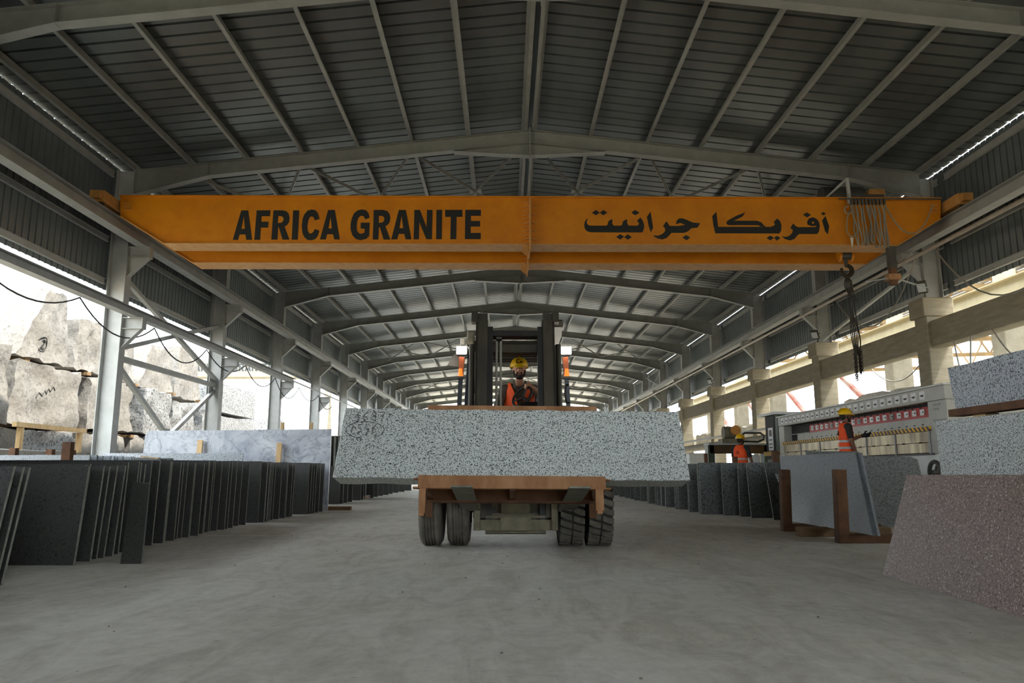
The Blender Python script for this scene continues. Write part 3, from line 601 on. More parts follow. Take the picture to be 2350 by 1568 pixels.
# floodlights on column caps
def flood(k, lab):
    y = YF[k]-.06; r = root('floodlight', (9.4, y, 4.72), lab, 'floodlight', 'floodlights on the column caps')
    n = Vector((-.55, -.6, -.58)).normalized(); c = Vector((9.34, y, 4.92)); a = n.cross(Vector((0,0,1))).normalized(); b = a.cross(n)
    part(MB().obox(c, a*.11, b*.15, n*.03), 'housing', steel_dk, r, bevel=.01); part(MB().obox(c+n*.037, a*.085, b*.10, n*.003), 'glass', flood_glass, r)
    part(MB().bar(c-n*.03, (9.56, y+.2, 5.0), .03, .03).bar((9.46, y+.1, 4.71), (9.46, y+.1, 4.95), .03, .03), 'bracket', steel_dk, r)
flood(0, 'small black floodlight on the cap of the first concrete column'); flood(1, 'small black floodlight on the cap of the second concrete column'); flood(3, 'small black floodlight on the cap of the fourth concrete column')
# ================================================================== FORKLIFT, CRADLE, GRANITE LOAD
TL = math.radians(10); PV = Vector((0, 8.62, .35))
def tilt(p):
    x, y, z = p; dy, dz = y-PV.y, z-PV.z
    return (x, PV.y+dy*math.cos(TL)+dz*math.sin(TL), PV.z+dz*math.cos(TL)-dy*math.sin(TL))
def tl(mb): mb.v = [tilt(p) for p in mb.v]; return mb
O = Vector((.062, 7.5, .755)); UA = Vector((1, 0, -.0075)).normalized(); VA = Vector((0, math.cos(TL), -math.sin(TL))); WA = Vector((0, math.sin(TL), math.cos(TL)))
def lc(u, v, w): return tuple(O+UA*u+VA*v+WA*w)
def lbox(mb, u0, u1, v0, v1, w0, w1):
    return mb.add([lc(*p) for p in [(u0,v0,w0),(u1,v0,w0),(u1,v1,w0),(u0,v1,w0),(u0,v0,w1),(u1,v0,w1),(u1,v1,w1),(u0,v1,w1)]], [(0,3,2,1),(4,5,6,7),(0,1,5,4),(1,2,6,5),(2,3,7,6),(3,0,4,7)])
# granite load : slightly irregular block
def slab_block(u0b, u1b, u0t, u1t, v0, v1, w0, w1, nu=40, nw=8, amp=.006, seed=1):
    mb = MB(); P = []; F = []
    random.seed(seed)
    def ej(i): return noise.noise(Vector((i*.37, seed, .5)))*.012
    for side, v in ((0, v0), (1, v1)):
        for j in range(nw+1):
            t = j/nw; a = u0b+(u0t-u0b)*t; b = u1b+(u1t-u1b)*t
            a += noise.noise(Vector((j*.9, seed*3.1, 0)))*.012; b += noise.noise(Vector((j*.9, seed*5.7, 9)))*.012
            for i in range(nu+1):
                s_ = i/nu; w = w0+(w1-w0)*t+(ej(i+side*50) if j in (0, nw) else 0)
                P.append(lc(a+(b-a)*s_, v, w))
    n = nu+1; off = n*(nw+1)
    for side in (0, 1):
        o = side*off
        for j in range(nw):
            for i in range(nu):
                q = (o+j*n+i, o+j*n+i+1, o+(j+1)*n+i+1, o+(j+1)*n+i); F.append(q if side == 0 else q[::-1])
    for i in range(nu): F += [(i, off+i, off+i+1, i+1), (nw*n+i, nw*n+i+1, off+nw*n+i+1, off+nw*n+i)]
    for j in range(nw): F += [(j*n, (j+1)*n, off+(j+1)*n, off+j*n), (j*n+nu, off+j*n+nu, off+(j+1)*n+nu, (j+1)*n+nu)]
    return mb.add(P, F)
blk = root('granite_block', lc(0,.2,0), 'long white granite block with black flecks carried by the forklift', 'granite block')
part(slab_block(-1.735, 1.735, -1.66, 1.665, 0, .38, 0, .69), 'stone', gran_white, blk, bevel=.006)
def stroke(pts, r=.0028): return MB().tube([lc(u, -.003, w) for u, w in pts], r, 5)
def num(chars, u, w, h, parent):
    G = {'4': [[(.6,1),(.0,.35),(.7,.35)],[(.5,.7),(.5,0)]], '6': [[(.7,1),(.2,.7),(.05,.3),(.3,0),(.6,.2),(.5,.45),(.1,.4)]], '8': [[(.5,.5),(.1,.75),(.4,1),(.7,.78),(.3,.45),(.1,.2),(.4,0),(.65,.2),(.5,.5)]], '7': [[(0,.95),(.7,1),(.3,0)],[(.15,.5),(.6,.5)]],
         '1': [[(.4,1),(.3,0)]], '5': [[(.7,1),(.2,.95),(.15,.6),(.55,.55),(.6,.2),(.3,0),(.05,.1)]]}
    for i, c in enumerate(chars):
        for st in G[c]: part(stroke([(u+i*h*.85+a*h*.8, w+b*h) for a, b in st]), 'painted_digit', black_paint, parent)
num('4687', -1.56, .565, .095, blk); num('1556', -1.60, .445, .085, blk)
part(stroke([(-1.45+.19*math.cos(t*.35), .475+.085*math.sin(t*.35)) for t in range(-3, 14)]), 'painted_ring', black_paint, blk)
# rusty cradle
cr = root('steel_cradle', lc(0,.3,-.14), 'rusty steel cradle holding the granite block on the forks', 'cradle')
mb = MB(); lbox(mb, -.90, .90, -.065, -.055, -.10, .022); lbox(mb, -.90, .90, -.055, -.004, -.10, -.09); lbox(mb, -.90, .90, -.055, -.004, .002, .012); part(mb, 'front_channel', rust, cr)
for u in (-.915, .905): part(lbox(MB(), u-.035, u+.045, -.05, .02, -.10, -.085), 'end_flange', rust, cr); part(lbox(MB(), u-.03, u+.04, -.05, .02, -.012, -.002), 'end_flange', rust, cr)
mb = MB(); lbox(mb, -.88, .88, .60, .612, -.135, 0); lbox(mb, -.88, .88, .52, .612, -.15, -.135); part(mb, 'rear_channel', rust_dk, cr)  # darker rust puts the shade on the rear channel into its colour
for u in (-.86, -.02, .84): part(lbox(MB(), u, u+.055, -.055, .6, -.115, -.005), 'cross_member', rust_dk, cr)
part(lbox(MB(), -.88, .90, .40, .425, -.01, .84), 'back_plate', rust, cr)
part(lbox(MB(), -.885, -.825, -.06, -.01, -.335, -.10), 'leg', rust, cr); part(lbox(MB(), .80, .875, -.06, -.01, -.30, -.10), 'leg', rust, cr)
for u in (-.88, .80): part(lbox(MB(), u, u+.07, .54, .6, -.30, -.15), 'leg', rust_dk, cr)
part(lbox(MB(), -.88, -.835, -.065, -.012, -.36, -.335), 'foot_plate', rust, cr); part(lbox(MB(), .81, .86, -.065, -.012, -.33, -.30), 'foot_plate', rust, cr)
# ---------------- forklift
FX = .115
fl = root('forklift', (FX, 10.0, 0), 'dusty heavy forklift with lit headlamps carrying granite down the hall', 'forklift')
for u0, u1, sh in ((-.545, -.345, .03), (.51, .71, -.03)):
    mb = MB(); mb.add([lc(*p) for p in [(u0-sh,-.19,-.112),(u1-sh,-.19,-.112),(u1,1.15,-.155),(u0,1.15,-.155),(u0-sh,-.19,-.094),(u1-sh,-.19,-.094),(u1,1.15,-.152),(u0,1.15,-.152)]], [(0,3,2,1),(4,5,6,7),(0,1,5,4),(1,2,6,5),(2,3,7,6),(3,0,4,7)])
    f_ = part(mb, 'fork', fork_mat, fl, bevel=.004)
    part(lbox(MB(), u0+.02, u1-.02, 1.10, 1.16, -.16, .42), 'fork_shank', fork_mat, fl)
# mast
for x0, x1 in ((FX-.475, FX-.335), (FX+.335, FX+.475)):
    s_ = 1 if x0 > FX else -1; xi, xo = (x0, x1) if s_ > 0 else (x1, x0)
    mb = MB(); mb.box(min(xo, xo-s_*.025), max(xo, xo-s_*.025), 8.68, 8.92, .34, 2.78); mb.box(x0, x1, 8.68, 8.70, .34, 2.78); mb.box(x0, x1, 8.90, 8.92, .34, 2.78)
    part(tl(mb), 'outer_mast_channel', mast_mat, fl)
    part(tl(MB().box(min(xi, xi-s_*.065), max(xi, xi-s_*.065), 8.72, 8.90, .25, 2.62)), 'inner_mast_channel', mast_dk, fl)
    part(tl(MB().box(min(xo-s_*.02, xo+s_*.055), max(xo-s_*.02, xo+s_*.055), 8.66, 8.75, 2.66, 2.80)), 'mast_bracket', mast_mat, fl)
    part(tl(MB().cyl((xo+s_*.05, 8.82, .3), (xo+s_*.05, 8.82, 2.42), .035, n=12)), 'lift_cylinder', mast_mat, fl, smooth=40)
part(tl(MB().box(FX-.34, FX+.34, 8.74, 8.86, 2.50, 2.58)), 'mast_crossbar', mast_dk, fl, bevel=.01)
part(tl(MB().box(FX-.34, FX+.34, 8.80, 8.90, 2.31, 2.43)), 'mast_crossbar', mast_mat, fl, bevel=.01)
part(tl(MB().box(FX-.34, FX+.34, 8.82, 8.92, .18, .40)), 'mast_crossbar', truck_grey, fl)
for dx in (-.225, -.175): part(tl(MB().cyl((FX+dx, 8.80, .9), (FX+dx, 8.80, 2.52), .014, n=8)), 'lift_chain', cable_grey, fl)
part(tl(MB().cyl((FX-.23, 8.81, 2.50), (FX-.16, 8.81, 2.50), .05, n=14)), 'chain_pulley', mast_dk, fl)
for w0, w1 in ((.02, .12), (.32, .42)): part(lbox(MB(), -.55+.05, .70, 1.16, 1.22, w0, w1), 'fork_carriage', mast_mat, fl)
# front frame between the wheels
for x in (FX-.43, FX+.43): part(MB().box(x-.035, x+.035, 8.60, 8.72, .19, .62), 'front_plate', truck_grey, fl, bevel=.006)
mb = MB(); mb.box(FX-.40, FX+.40, 8.70, 8.73, .185, .30); mb.box(FX-.17, FX+.17, 8.68, 8.70, .185, .33); mb.box(FX-.40, FX+.40, 8.70, 8.73, .32, .345)
part(mb, 'lower_crossplate', truck_grey, fl)
part(MB().lathe([(-.32,.06),(-.30,.10),(-.2,.13),(-.16,.2),(.16,.2),(.2,.13),(.30,.10),(.32,.06)], (FX, 8.98, .48), (1,0,0), 20), 'axle_housing', truck_grey, fl, smooth=40)
part(MB().box(FX-.42, FX+.42, 8.90, 9.1, .34, .62), 'axle_mount', mast_dk, fl)
part(MB().prism([(-.42,.40),(-.30,.52),(-.30,.62),(-.42,.62)], lambda a, b: (FX+a, 8.72, b), lambda a, b: (FX+a, 8.80, b)), 'frame_gusset', truck_grey, fl)
part(MB().prism([(.42,.40),(.30,.52),(.30,.62),(.42,.62)], lambda a, b: (FX+a, 8.72, b), lambda a, b: (FX+a, 8.80, b)), 'frame_gusset', truck_grey, fl)
RW_, WY = .47, 8.97
def tyre(x0, x1, kind, y=WY, R=RW_):
    w = x1-x0; c = (x0, y, R); n = 48
    if kind == 'rib':
        prof = [(.02, R-.24), (.0, R-.16), (.01, R-.05), (.035, R-.012), (.05, R)]
        m = 4
        for i in range(m):
            t = .05+(w-.10)*(i+1)/(m+1); prof += [(t-.010, R), (t-.008, R-.022), (t+.008, R-.022), (t+.010, R)]
        prof += [(w-.05, R), (w-.035, R-.012), (w-.01, R-.05), (w, R-.16), (w-.02, R-.24)]
        t_ = part(MB().lathe(prof, c, (1,0,0), n), 'tyre', rubber, fl, smooth=30)
    else:
        r = R-.02; prof = [(.02, R-.24), (.0, R-.16), (.01, R-.06), (.035, r-.006), (.05, r), (w-.05, r), (w-.035, r-.006), (w-.01, R-.06), (w, R-.16), (w-.02, R-.24)]
        t_ = part(MB().lathe(prof, c, (1,0,0), n), 'tyre', rubber_dk, fl, smooth=30)
        mb = MB(); N = 30
        for i in range(N):
            for h in (0, 1):
                a0 = 2*math.pi*(i+.5*h)/N; xs0, xs1 = (.005, w*.47) if h == 0 else (w*.53, w-.005); sk = .07 if h == 0 else .07
                P = []
                for rr in (R-.03, R):
                    for xx, aa in ((xs0, a0-sk*.9), ((xs0+xs1)/2, a0-.01), (xs1, a0+sk*.4), (xs1, a0+sk*.4+.125), ((xs0+xs1)/2, a0+.125), (xs0, a0-sk*.9+.125)):
                        P.append((x0+xx, y+math.cos(aa)*rr*(1 if rr < R else 1), R+math.sin(aa)*rr))
                mb.add(P, [(0,1,2,3,4,5)[::-1], (6,7,8,9,10,11)]+[(k, (k+1)%6, 6+(k+1)%6, 6+k) for k in range(6)])
        part(mb, 'tread', rubber, t_)
    part(MB().lathe([(.05, .06), (.05, R-.25), (.03, R-.235), (w-.03, R-.235), (w-.05, R-.25), (w-.05, .06)], c, (1,0,0), 24), 'wheel_rim', truck_grey, t_, smooth=30)
tyre(-.965, -.70, 'rib'); tyre(-.655, -.395, 'rib'); tyre(.60, .875, 'lug'); tyre(.915, 1.195, 'lug')
tyre(-.80, -.52, 'rib', 11.6, .40); tyre(.75, 1.03, 'rib', 11.6, .40)
# chassis, cab
part(MB().box(FX-.55, FX+.55, 9.3, 12.4, .35, 1.05), 'chassis', truck_grey, fl, bevel=.03)
part(MB().prism([(11.0,.45),(12.7,.45),(12.85,.7),(12.85,1.35),(12.6,1.55),(11.0,1.5)], lambda a, b: (FX-.85, a, b), lambda a, b: (FX+.85, a, b)), 'counterweight', truck_grey, fl, bevel=.04)
part(MB().prism([(9.15,1.05),(9.75,1.05),(9.75,1.66),(9.55,1.70),(9.25,1.45)], lambda a, b: (FX+.05, a, b), lambda a, b: (FX+.42, a, b)), 'dashboard', mast_dk, fl, bevel=.02)
part(MB().box(FX-.2, FX+.35, 10.2, 10.75, 1.05, 1.50), 'seat', mast_dk, fl, bevel=.04); part(MB().box(FX-.2, FX+.35, 10.66, 10.80, 1.45, 1.95), 'seat_back', mast_dk, fl, bevel=.04)
mb = MB(); c = Vector((.215, 9.86, 1.79)); ax = Vector((-.62, -.60, .52)).normalized(); a = ax.cross(Vector((0,0,1))).normalized(); b = ax.cross(a)
ringp = [c+a*(.150*math.cos(2*math.pi*i/28))+b*(.150*math.sin(2*math.pi*i/28)) for i in range(28)]
swp = part(MB().tube(ringp, .017, 8, closed=True), 'steering_wheel', mast_dk, fl, smooth=60)
for t in (.5, 2.6, 4.7): part(MB().bar(c-ax*.02, c+(a*math.cos(t)+b*math.sin(t))*.145, .03, .012), 'spoke', mast_dk, swp)
part(MB().cyl(c-ax*.28, c, .025), 'steering_column', mast_dk, fl)
for dx in (-.24, -.19): part(MB().cyl((FX+dx, 9.72, 1.3), (FX+dx+.02, 9.66, 1.78), .010, n=6), 'control_lever', mast_dk, fl)
# overhead guard
gy = 9.72
for xb, xt in ((-.50, -.445), (.685, .655)):
    part(MB().bar((xb, gy-.28, 1.0), (xt, gy, 2.34), .085, .10, (0,1,0)), 'guard_front_post', guard_mat, fl)
    part(MB().bar((xb, 11.3, 1.2), (xt, 11.1, 2.34), .07, .08, (0,1,0)), 'guard_rear_post', guard_mat, fl)
for x in (-.42, .63): part(MB().box(x-.05, x+.05, gy-.05, 11.2, 2.40, 2.49), 'guard_rail', mast_mat, fl)
for i in range(7): part(MB().box(-.40, .61, gy-.02+i*.22, gy+.06+i*.22, 2.41, 2.45), 'guard_bar', mast_mat, fl)
part(MB().box(-.46, .68, gy-.07, gy+.0, 2.30, 2.49), 'guard_front_beam', mast_mat, fl, bevel=.015)
for xb, xt, xl, s_ in ((-.615, -.572, -.56, -1), (.83, .775, .768, 1)):
    part(MB().bar((xb-.01*s_, 9.66, 1.15), (xt, 9.66, 2.02), .055, .055, (0,1,0)), 'lamp_post', guard_mat, fl)
    st = part(MB().prism([(-.03,2.01),(.03,2.01),(.05,2.26),(-.02,2.28)], lambda q, w: (xt+q*(1 if s_ < 0 else -1), 9.60, w), lambda q, w: (xt+q*(1 if s_ < 0 else -1), 9.70, w)), 'lamp_bracket', lamp_shell, fl)
    hl = part(MB().box(xl-.075, xl+.075, 9.56, 9.68, 2.285, 2.41), 'headlamp', steel_dk, fl, bevel=.02)
    part(MB().box(xl-.064, xl+.064, 9.550, 9.562, 2.297, 2.398), 'headlamp_glass', lamp_glass, hl, bevel=.012)
    il = part(MB().cyl((xt, 9.62, 2.02), (xt, 9.62, 2.12), .036, .028, n=14), 'indicator_lamp', amber, fl, smooth=40)
    part(MB().box(xt-.04, xt+.04, 9.58, 9.66, 1.99, 2.02), 'lamp_clamp', steel_dk, fl)
part(MB().cable([(.80,9.64,1.92),(.765,9.62,1.90),(.755,9.62,1.80),(.77,9.62,1.70),(.81,9.64,1.69)], .012), 'grab_handle', mast_dk, fl, smooth=60)
part(MB().prism([(-.10,-.05),(.06,-.07),(.09,.03),(.0,.10),(-.05,.06)], lambda q, w: (-.655+q, 9.80, 2.24+w), lambda q, w: (-.655+q, 9.83, 2.24+w)), 'mirror', mirror_mat, fl)
part(MB().bar((-.60,9.81,2.26), (-.47,9.76,2.30), .02, .02), 'mirror_arm', steel_dk, fl)
part(MB().prism([(-.05,-.14),(.02,-.12),(.06,0),(.06,.14),(-.05,.14)], lambda q, w: (.66+q, 9.62, 2.56+w), lambda q, w: (.66+q, 9.66, 2.56+w)), 'lamp_shade', mirror_mat, fl)
part(MB().box(.58, .74, 9.60, 9.76, 2.66, 2.76), 'beacon_housing', mast_mat, fl, bevel=.02)
part(MB().box(-.50, -.40, 9.62, 9.76, 2.42, 2.62), 'hydraulic_valve', truck_grey, fl, bevel=.02); part(MB().box(-.58, -.52, 9.62, 9.72, 2.40, 2.52), 'relay_box', mirror_mat, fl, bevel=.01)
for i, dx in enumerate((-.05, .0)): part(MB().tube([(-.40+dx,9.5,1.2),(-.38+dx,9.55,1.6),(-.36+dx*.6,9.5,2.0),(-.36+dx*.4,9.4,2.3)], .016), 'hydraulic_hose', cable_grey, fl, smooth=60)
part(MB().box(-.52,-.38,9.60,9.72,1.72,1.80), 'hose_clamp', mirror_mat, fl, bevel=.01)
# ================================================================== PEOPLE
def capsule(mb, p0, r0, p1, r1, n=12):
    p0, p1 = Vector(p0), Vector(p1); d = p1-p0; L = d.length
    if L < 1e-6: return mb.ball(p0, r0)
    d.normalize(); a = d.cross(Vector((0,0,1)) if abs(d.z) < .95 else Vector((1,0,0))).normalized(); b = d.cross(a); R = []
    for i in range(5):
        t = math.pi/2*(1-i/4.0)*.98; R.append((p0-d*(r0*math.sin(t)), r0*math.cos(t)))
    for i in range(5):
        t = math.pi/2*(i/4.0)*.98; R.append((p1+d*(r1*math.sin(t)), r1*math.cos(t)))
    mb.loft([[c+a*(r*math.cos(2*math.pi*k/n))+b*(r*math.sin(2*math.pi*k/n)) for k in range(n)] for c, r in R]); return mb
def blob(parts, voxel=.012, it=3, Mx=None):
    mb = MB()
    for p in parts:
        if p[0] == 'c': capsule(mb, *p[1:])
        elif p[0] == 'e': mb.ball(p[1], p[2], 16, 12)
    me = bpy.data.meshes.new('tmp'); me.from_pydata(mb.v, [], mb.f); o = bpy.data.objects.new('tmp', me); COL.objects.link(o)
    bm = bmesh.new(); bm.from_mesh(me); bmesh.ops.recalc_face_normals(bm, faces=bm.faces); bm.to_mesh(me); bm.free()
    r = o.modifiers.new('r', 'REMESH'); r.mode = 'VOXEL'; r.voxel_size = voxel
    if it: s_ = o.modifiers.new('s', 'SMOOTH'); s_.factor = .5; s_.iterations = it
    dg = bpy.context.evaluated_depsgraph_get(); ev = bpy.data.meshes.new_from_object(o.evaluated_get(dg))
    out = MB(); out.v = [tuple(v.co) for v in ev.vertices]; out.f = [tuple(p.vertices) for p in ev.polygons]
    bpy.data.objects.remove(o); bpy.data.meshes.remove(me); bpy.data.meshes.remove(ev)
    if Mx is not None: out.xf(Mx)
    return out
def finger_set(wrist, d, side, curl=.5, s=1.0):
    """five fingers of a hand: wrist point, pointing direction d, side = direction of the thumb, curled towards d x side"""
    w = Vector(wrist); d = Vector(d).normalized(); t = Vector(side); t = (t-d*t.dot(d)).normalized(); n = t.cross(d)
    P = [('c', w, .026*s, w+d*.075*s, .030*s), ('c', w+d*.05*s+t*.02*s, .018*s, w+d*.085*s+t*.028*s, .014*s), ('c', w+d*.05*s-t*.02*s, .018*s, w+d*.08*s-t*.03*s, .013*s)]
    for i, (off, ln) in enumerate(((.030,.072),(.010,.080),(-.010,.075),(-.030,.058))):
        b = w+d*.085*s+t*off*s; d1 = (d*math.cos(curl)+n*math.sin(curl)); d2 = (d*math.cos(curl*2.2)+n*math.sin(curl*2.2))
        m = b+d1*ln*.55*s; P += [('c', b, .0098*s, m, .0092*s), ('c', m, .0092*s, m+d2*ln*.5*s, .0080*s)]
    b = w+d*.025*s+t*.026*s; m = b+(t*.7+d*.6+n*.2).normalized()*.042*s; P += [('c', b, .0125*s, m, .011*s), ('c', m, .011*s, m+(d*.85+t*.15+n*.45).normalized()*.034*s, .009*s)]
    return P
def head_parts(c, s=1.0):
    c = Vector(c); q = lambda x, y, z: c+Vector((x, y, z))*s
    return [('e', q(0,-.012,.025), (.076*s,.096*s,.095*s)), ('e', q(0,.018,-.035), (.062*s,.076*s,.082*s)), ('e', q(0,.040,-.085), (.040*s,.042*s,.034*s)),
            ('c', q(0,.088,.018), .010*s, q(0,.108,-.022), .0155*s), ('e', q(-.012,.094,-.026), (.010*s,.012*s,.009*s)), ('e', q(.012,.094,-.026), (.010*s,.012*s,.009*s)),
            ('c', q(-.045,.072,.026), .013*s, q(.045,.072,.026), .013*s), ('e', q(-.038,.062,-.020), (.022*s,.022*s,.018*s)), ('e', q(.038,.062,-.020), (.022*s,.022*s,.018*s)),
            ('e', q(-.079,-.012,-.005), (.010*s,.020*s,.032*s)), ('e', q(.079,-.012,-.005), (.010*s,.020*s,.032*s)),
            ('c', q(-.020,.082,-.062), .009*s, q(.020,.082,-.062), .009*s)]
def helmet(parent, c, Mx, s=1.0, mat=helmet_mat, logo=True):
    c = Vector(c); R = []
    for i in range(11):
        t = math.pi/2*i/10*.985; r = math.cos(t); z = math.sin(t)
        R.append([c+Vector((.108*r*math.cos(2*math.pi*k/32), -.006+.132*r*math.sin(2*math.pi*k/32), .020+.118*z**.92 if z > 0 else .020))*s for k in range(32)])
    inner = [[p+(c-p)*.05 for p in ring] for ring in R]
    mb = MB(); mb.loft(R+inner[::-1], caps=False)
    dome = part(mb.xf(Mx), 'helmet', mat, parent, smooth=50)
    mb = MB(); o1 = []; i1 = []
    for k in range(40):
        a = 2*math.pi*k/40; f = max(0, math.sin(a))**3; w = .010+.040*f
        i1.append(c+Vector((.104*math.cos(a), -.006+.128*math.sin(a), .024))*s); o1.append(c+Vector(((.108+w*.6)*math.cos(a), -.006+(.132+w)*math.sin(a), .012-.020*f))*s)
    low = [p-Vector((0,0,.006)) for p in o1]; lowi = [p-Vector((0,0,.006)) for p in i1]
    mb.loft([i1, o1, low, lowi], caps=False); part(mb.xf(Mx), 'helmet_brim', mat, dome, smooth=50)
    mb = MB(); mb.tube([c+Vector((0, -.006+.136*math.cos(t), .024+.120*math.sin(t)))*s for t in [math.pi*i/14 for i in range(1, 14)]], .006*s, 6); part(mb.xf(Mx), 'helmet_ridge', mat, dome, smooth=60)
    if logo:
        def onh(u, w):
            a = -u/.12; zz = w; r = math.sqrt(max(.02, 1-((zz-.02)/.118)**2)); return c+Vector((.112*r*math.sin(a), -.006+.137*r*math.cos(a), zz))*s
        pts = [onh(-.016+.024*math.cos(t), .070+.022*math.sin(t)) for t in [math.radians(60+i*20) for i in range(13)]]
        part(MB().tube(pts, .0065*s, 6).xf(Mx), 'logo', black_paint, dome)
        for w in (.066, .055): part(MB().tube([onh(.002+.008*i, w) for i in range(6)], .0042*s, 5).xf(Mx), 'logo_line', black_paint, dome)
    return dome
def face(parent, c, Mx, s=1.0, beard=True):
    c = Vector(c); q = lambda x, y, z: c+Vector((x, y, z))*s
    for sx in (-1, 1):
        e = part(MB().ball(q(sx*.030,.078,.006), (.012*s,.008*s,.0075*s)).xf(Mx), 'eye', eye_white, parent, smooth=80)
        part(MB().ball(q(sx*.030,.0845,.006), (.0055*s,.003*s,.0055*s)).xf(Mx), 'iris', eye_dark, e, smooth=80)
        part(MB().tube([q(sx*.012,.090,.024), q(sx*.030,.090,.030), q(sx*.050,.078,.026)], [.0035*s,.004*s,.002*s], 6).xf(Mx), 'eyebrow', hair_mat, parent, smooth=80)
    part(MB().tube([q(-.024,.088,-.062), q(-.008,.0945,-.059), (q(.008,.0945,-.059)), q(.024,.088,-.062)], [.003*s,.006*s,.006*s,.003*s], 6).xf(Mx), 'mouth', lip_mat, parent, smooth=80)
    if beard:
        B = [('c', q(-.066,.012,-.02), .016*s, q(-.058,.035,-.072), .018*s), ('c', q(.066,.012,-.02), .016*s, q(.058,.035,-.072), .018*s), ('c', q(-.058,.035,-.072), .020*s, q(-.018,.066,-.108), .024*s), ('c', q(.058,.035,-.072), .020*s, q(.018,.066,-.108), .024*s),
             ('c', q(-.018,.066,-.108), .026*s, q(.018,.066,-.108), .026*s), ('c', q(-.028,.084,-.047), .008*s, q(.028,.084,-.047), .008*s), ('c', q(-.030,.082,-.050), .008*s, q(-.034,.070,-.088), .014*s), ('c', q(.030,.082,-.050), .008*s, q(.034,.070,-.088), .014*s), ('e', q(0,.080,-.084), (.016*s,.012*s,.010*s))]
        part(blob(B, .006, 2, Mx), 'beard', hair_mat, parent, smooth=80)
    H = [('e', q(0,-.030,.012), (.080*s,.086*s,.085*s)), ('e', q(0,-.045,-.035), (.064*s,.055*s,.06*s))]
    part(blob(H, .008, 2, Mx), 'hair', hair_mat, parent, smooth=80)
def ell(cx, cy, rx, ry, z, n=28): return [Vector((cx+rx*math.cos(2*math.pi*k/n), cy+ry*math.sin(2*math.pi*k/n), z)) for k in range(n)]
# ---- the two standing workers
def worker(loc, heading, label, sk, armL, armR, gloves):
    Mx = Matrix.Translation(loc) @ Matrix.Rotation(heading, 4, 'Z')
    r = root('person', loc, label, 'person')
    shR, shL = Vector((.195,0,1.46)), Vector((-.195,0,1.46)); (eR, wR, dR), (eL, wL, dL) = armR, armL
    body = [('c',(0,0,1.50),.055,(0,.012,1.60),.052), ('e',(0,0,1.36),(.17,.105,.17)), ('e',(0,.0,1.15),(.15,.10,.20)), ('e',(0,0,.98),(.16,.11,.13)), ('c',shR,.06,shL,.06)]
    for sh, e, w in ((shR, eR, wR), (shL, eL, wL)): body += [('c', sh, .055, e, .042), ('c', e, .042, w, .028)]
    body += finger_set(wR, dR, (-.3,.9,.1), .35)+finger_set(wL, dL, (.6,.2,.8), .45)
    for sx in (-1, 1): body += [('c',(sx*.09,0,.94),.085,(sx*.10,.01,.50),.058), ('c',(sx*.10,.01,.50),.056,(sx*.10,-.02,.09),.040), ('c',(sx*.10,-.03,.05),.042,(sx*.11,.14,.035),.033)]
    body += head_parts((0,.02,1.69))
    b = part(blob(body, .011, 3, Mx), 'body', sk, r, smooth=80)
    face(b, (0,.02,1.69), Mx)
    shirt = [('c',(0,0,1.505),.064,(0,0,1.53),.062), ('e',(0,0,1.36),(.184,.118,.18)), ('e',(0,0,1.15),(.165,.112,.21)), ('e',(0,0,1.0),(.172,.122,.13)), ('c',shR,.074,shL,.074)]
    for sh, e in ((shR, eR), (shL, eL)): shirt += [('c', sh, .070, sh.lerp(Vector(e), .72), .058)]
    part(blob(shirt, .012, 3, Mx), 'shirt', shirt_dk, r, smooth=80)
    tro = [('e',(0,0,.97),(.172,.122,.12))]
    for sx in (-1, 1): tro += [('c',(sx*.09,0,.93),.100,(sx*.10,.01,.50),.074), ('c',(sx*.10,.01,.50),.073,(sx*.10,-.02,.10),.062)]
    part(blob(tro, .014, 3, Mx), 'trousers', trouser, r, smooth=80)
    for sx in (-1, 1): part(blob([('c',(sx*.10,-.03,.06),.052,(sx*.11,.15,.045),.045)], .012, 2, Mx), 'shoe', steel_dk, r, smooth=80)
    V = MB(); V.loft([ell(0,.0,.186,.140,.96), ell(0,0,.184,.138,1.10), ell(0,0,.190,.136,1.25), ell(0,0,.196,.136,1.36), ell(0,0,.186,.128,1.44), ell(0,0,.145,.110,1.51), ell(0,0,.095,.085,1.545)], caps=False)
    vest = part(V.xf(Mx), 'vest', vest_mat, r, smooth=80)
    for z in (1.03, 1.16): part(MB().loft([ell(0,0,.1895,.1425,z), ell(0,0,.1895,.1425,z+.045)], caps=False).xf(Mx), 'reflective_band', band_mat, vest, smooth=80)
    mb = MB(); mb.tube([(.0-.03, -.139, 1.30), (-.03, -.139, 1.36), (-.01, -.137, 1.39), (.015, -.138, 1.36), (.02, -.139, 1.30)], .007, 6); part(mb.xf(Mx), 'vest_logo', black_paint, vest)
    for w, d, g, sd in ((wR, dR, gloves[0], (-.3,.9,.1)), (wL, dL, gloves[1], (.6,.2,.8))):
        if g is not None: part(blob(finger_set(w, d, sd, .35 if g is glove_org else .45, 1.22), .007, 2, Mx), 'glove', g, r, smooth=80)
    helmet(r, (0,.02,1.70), Mx)
    return r
worker((6.72, 15.1, .24), -math.pi/2-.12, 'worker in yellow helmet and orange vest reaching to the polishing machine', skin_dk, (Vector((-.20,.16,1.22)), Vector((-.16,.36,1.30)), Vector((.1,1,.1))), (Vector((.25,.02,1.19)), Vector((.22,.10,.95)), Vector((0,.15,-1))), (glove_org, glove_blk))
worker((6.12, 20.0, -.02), -math.pi/2+.75, 'worker in yellow helmet and orange vest with bare arm beside the bridge saw', skin_dk, (Vector((-.25,.05,1.19)), Vector((-.20,.18,1.0)), Vector((.1,.5,-.8))), (Vector((.27,.02,1.18)), Vector((.27,.14,.95)), Vector((0,.25,-1))), (None, None))
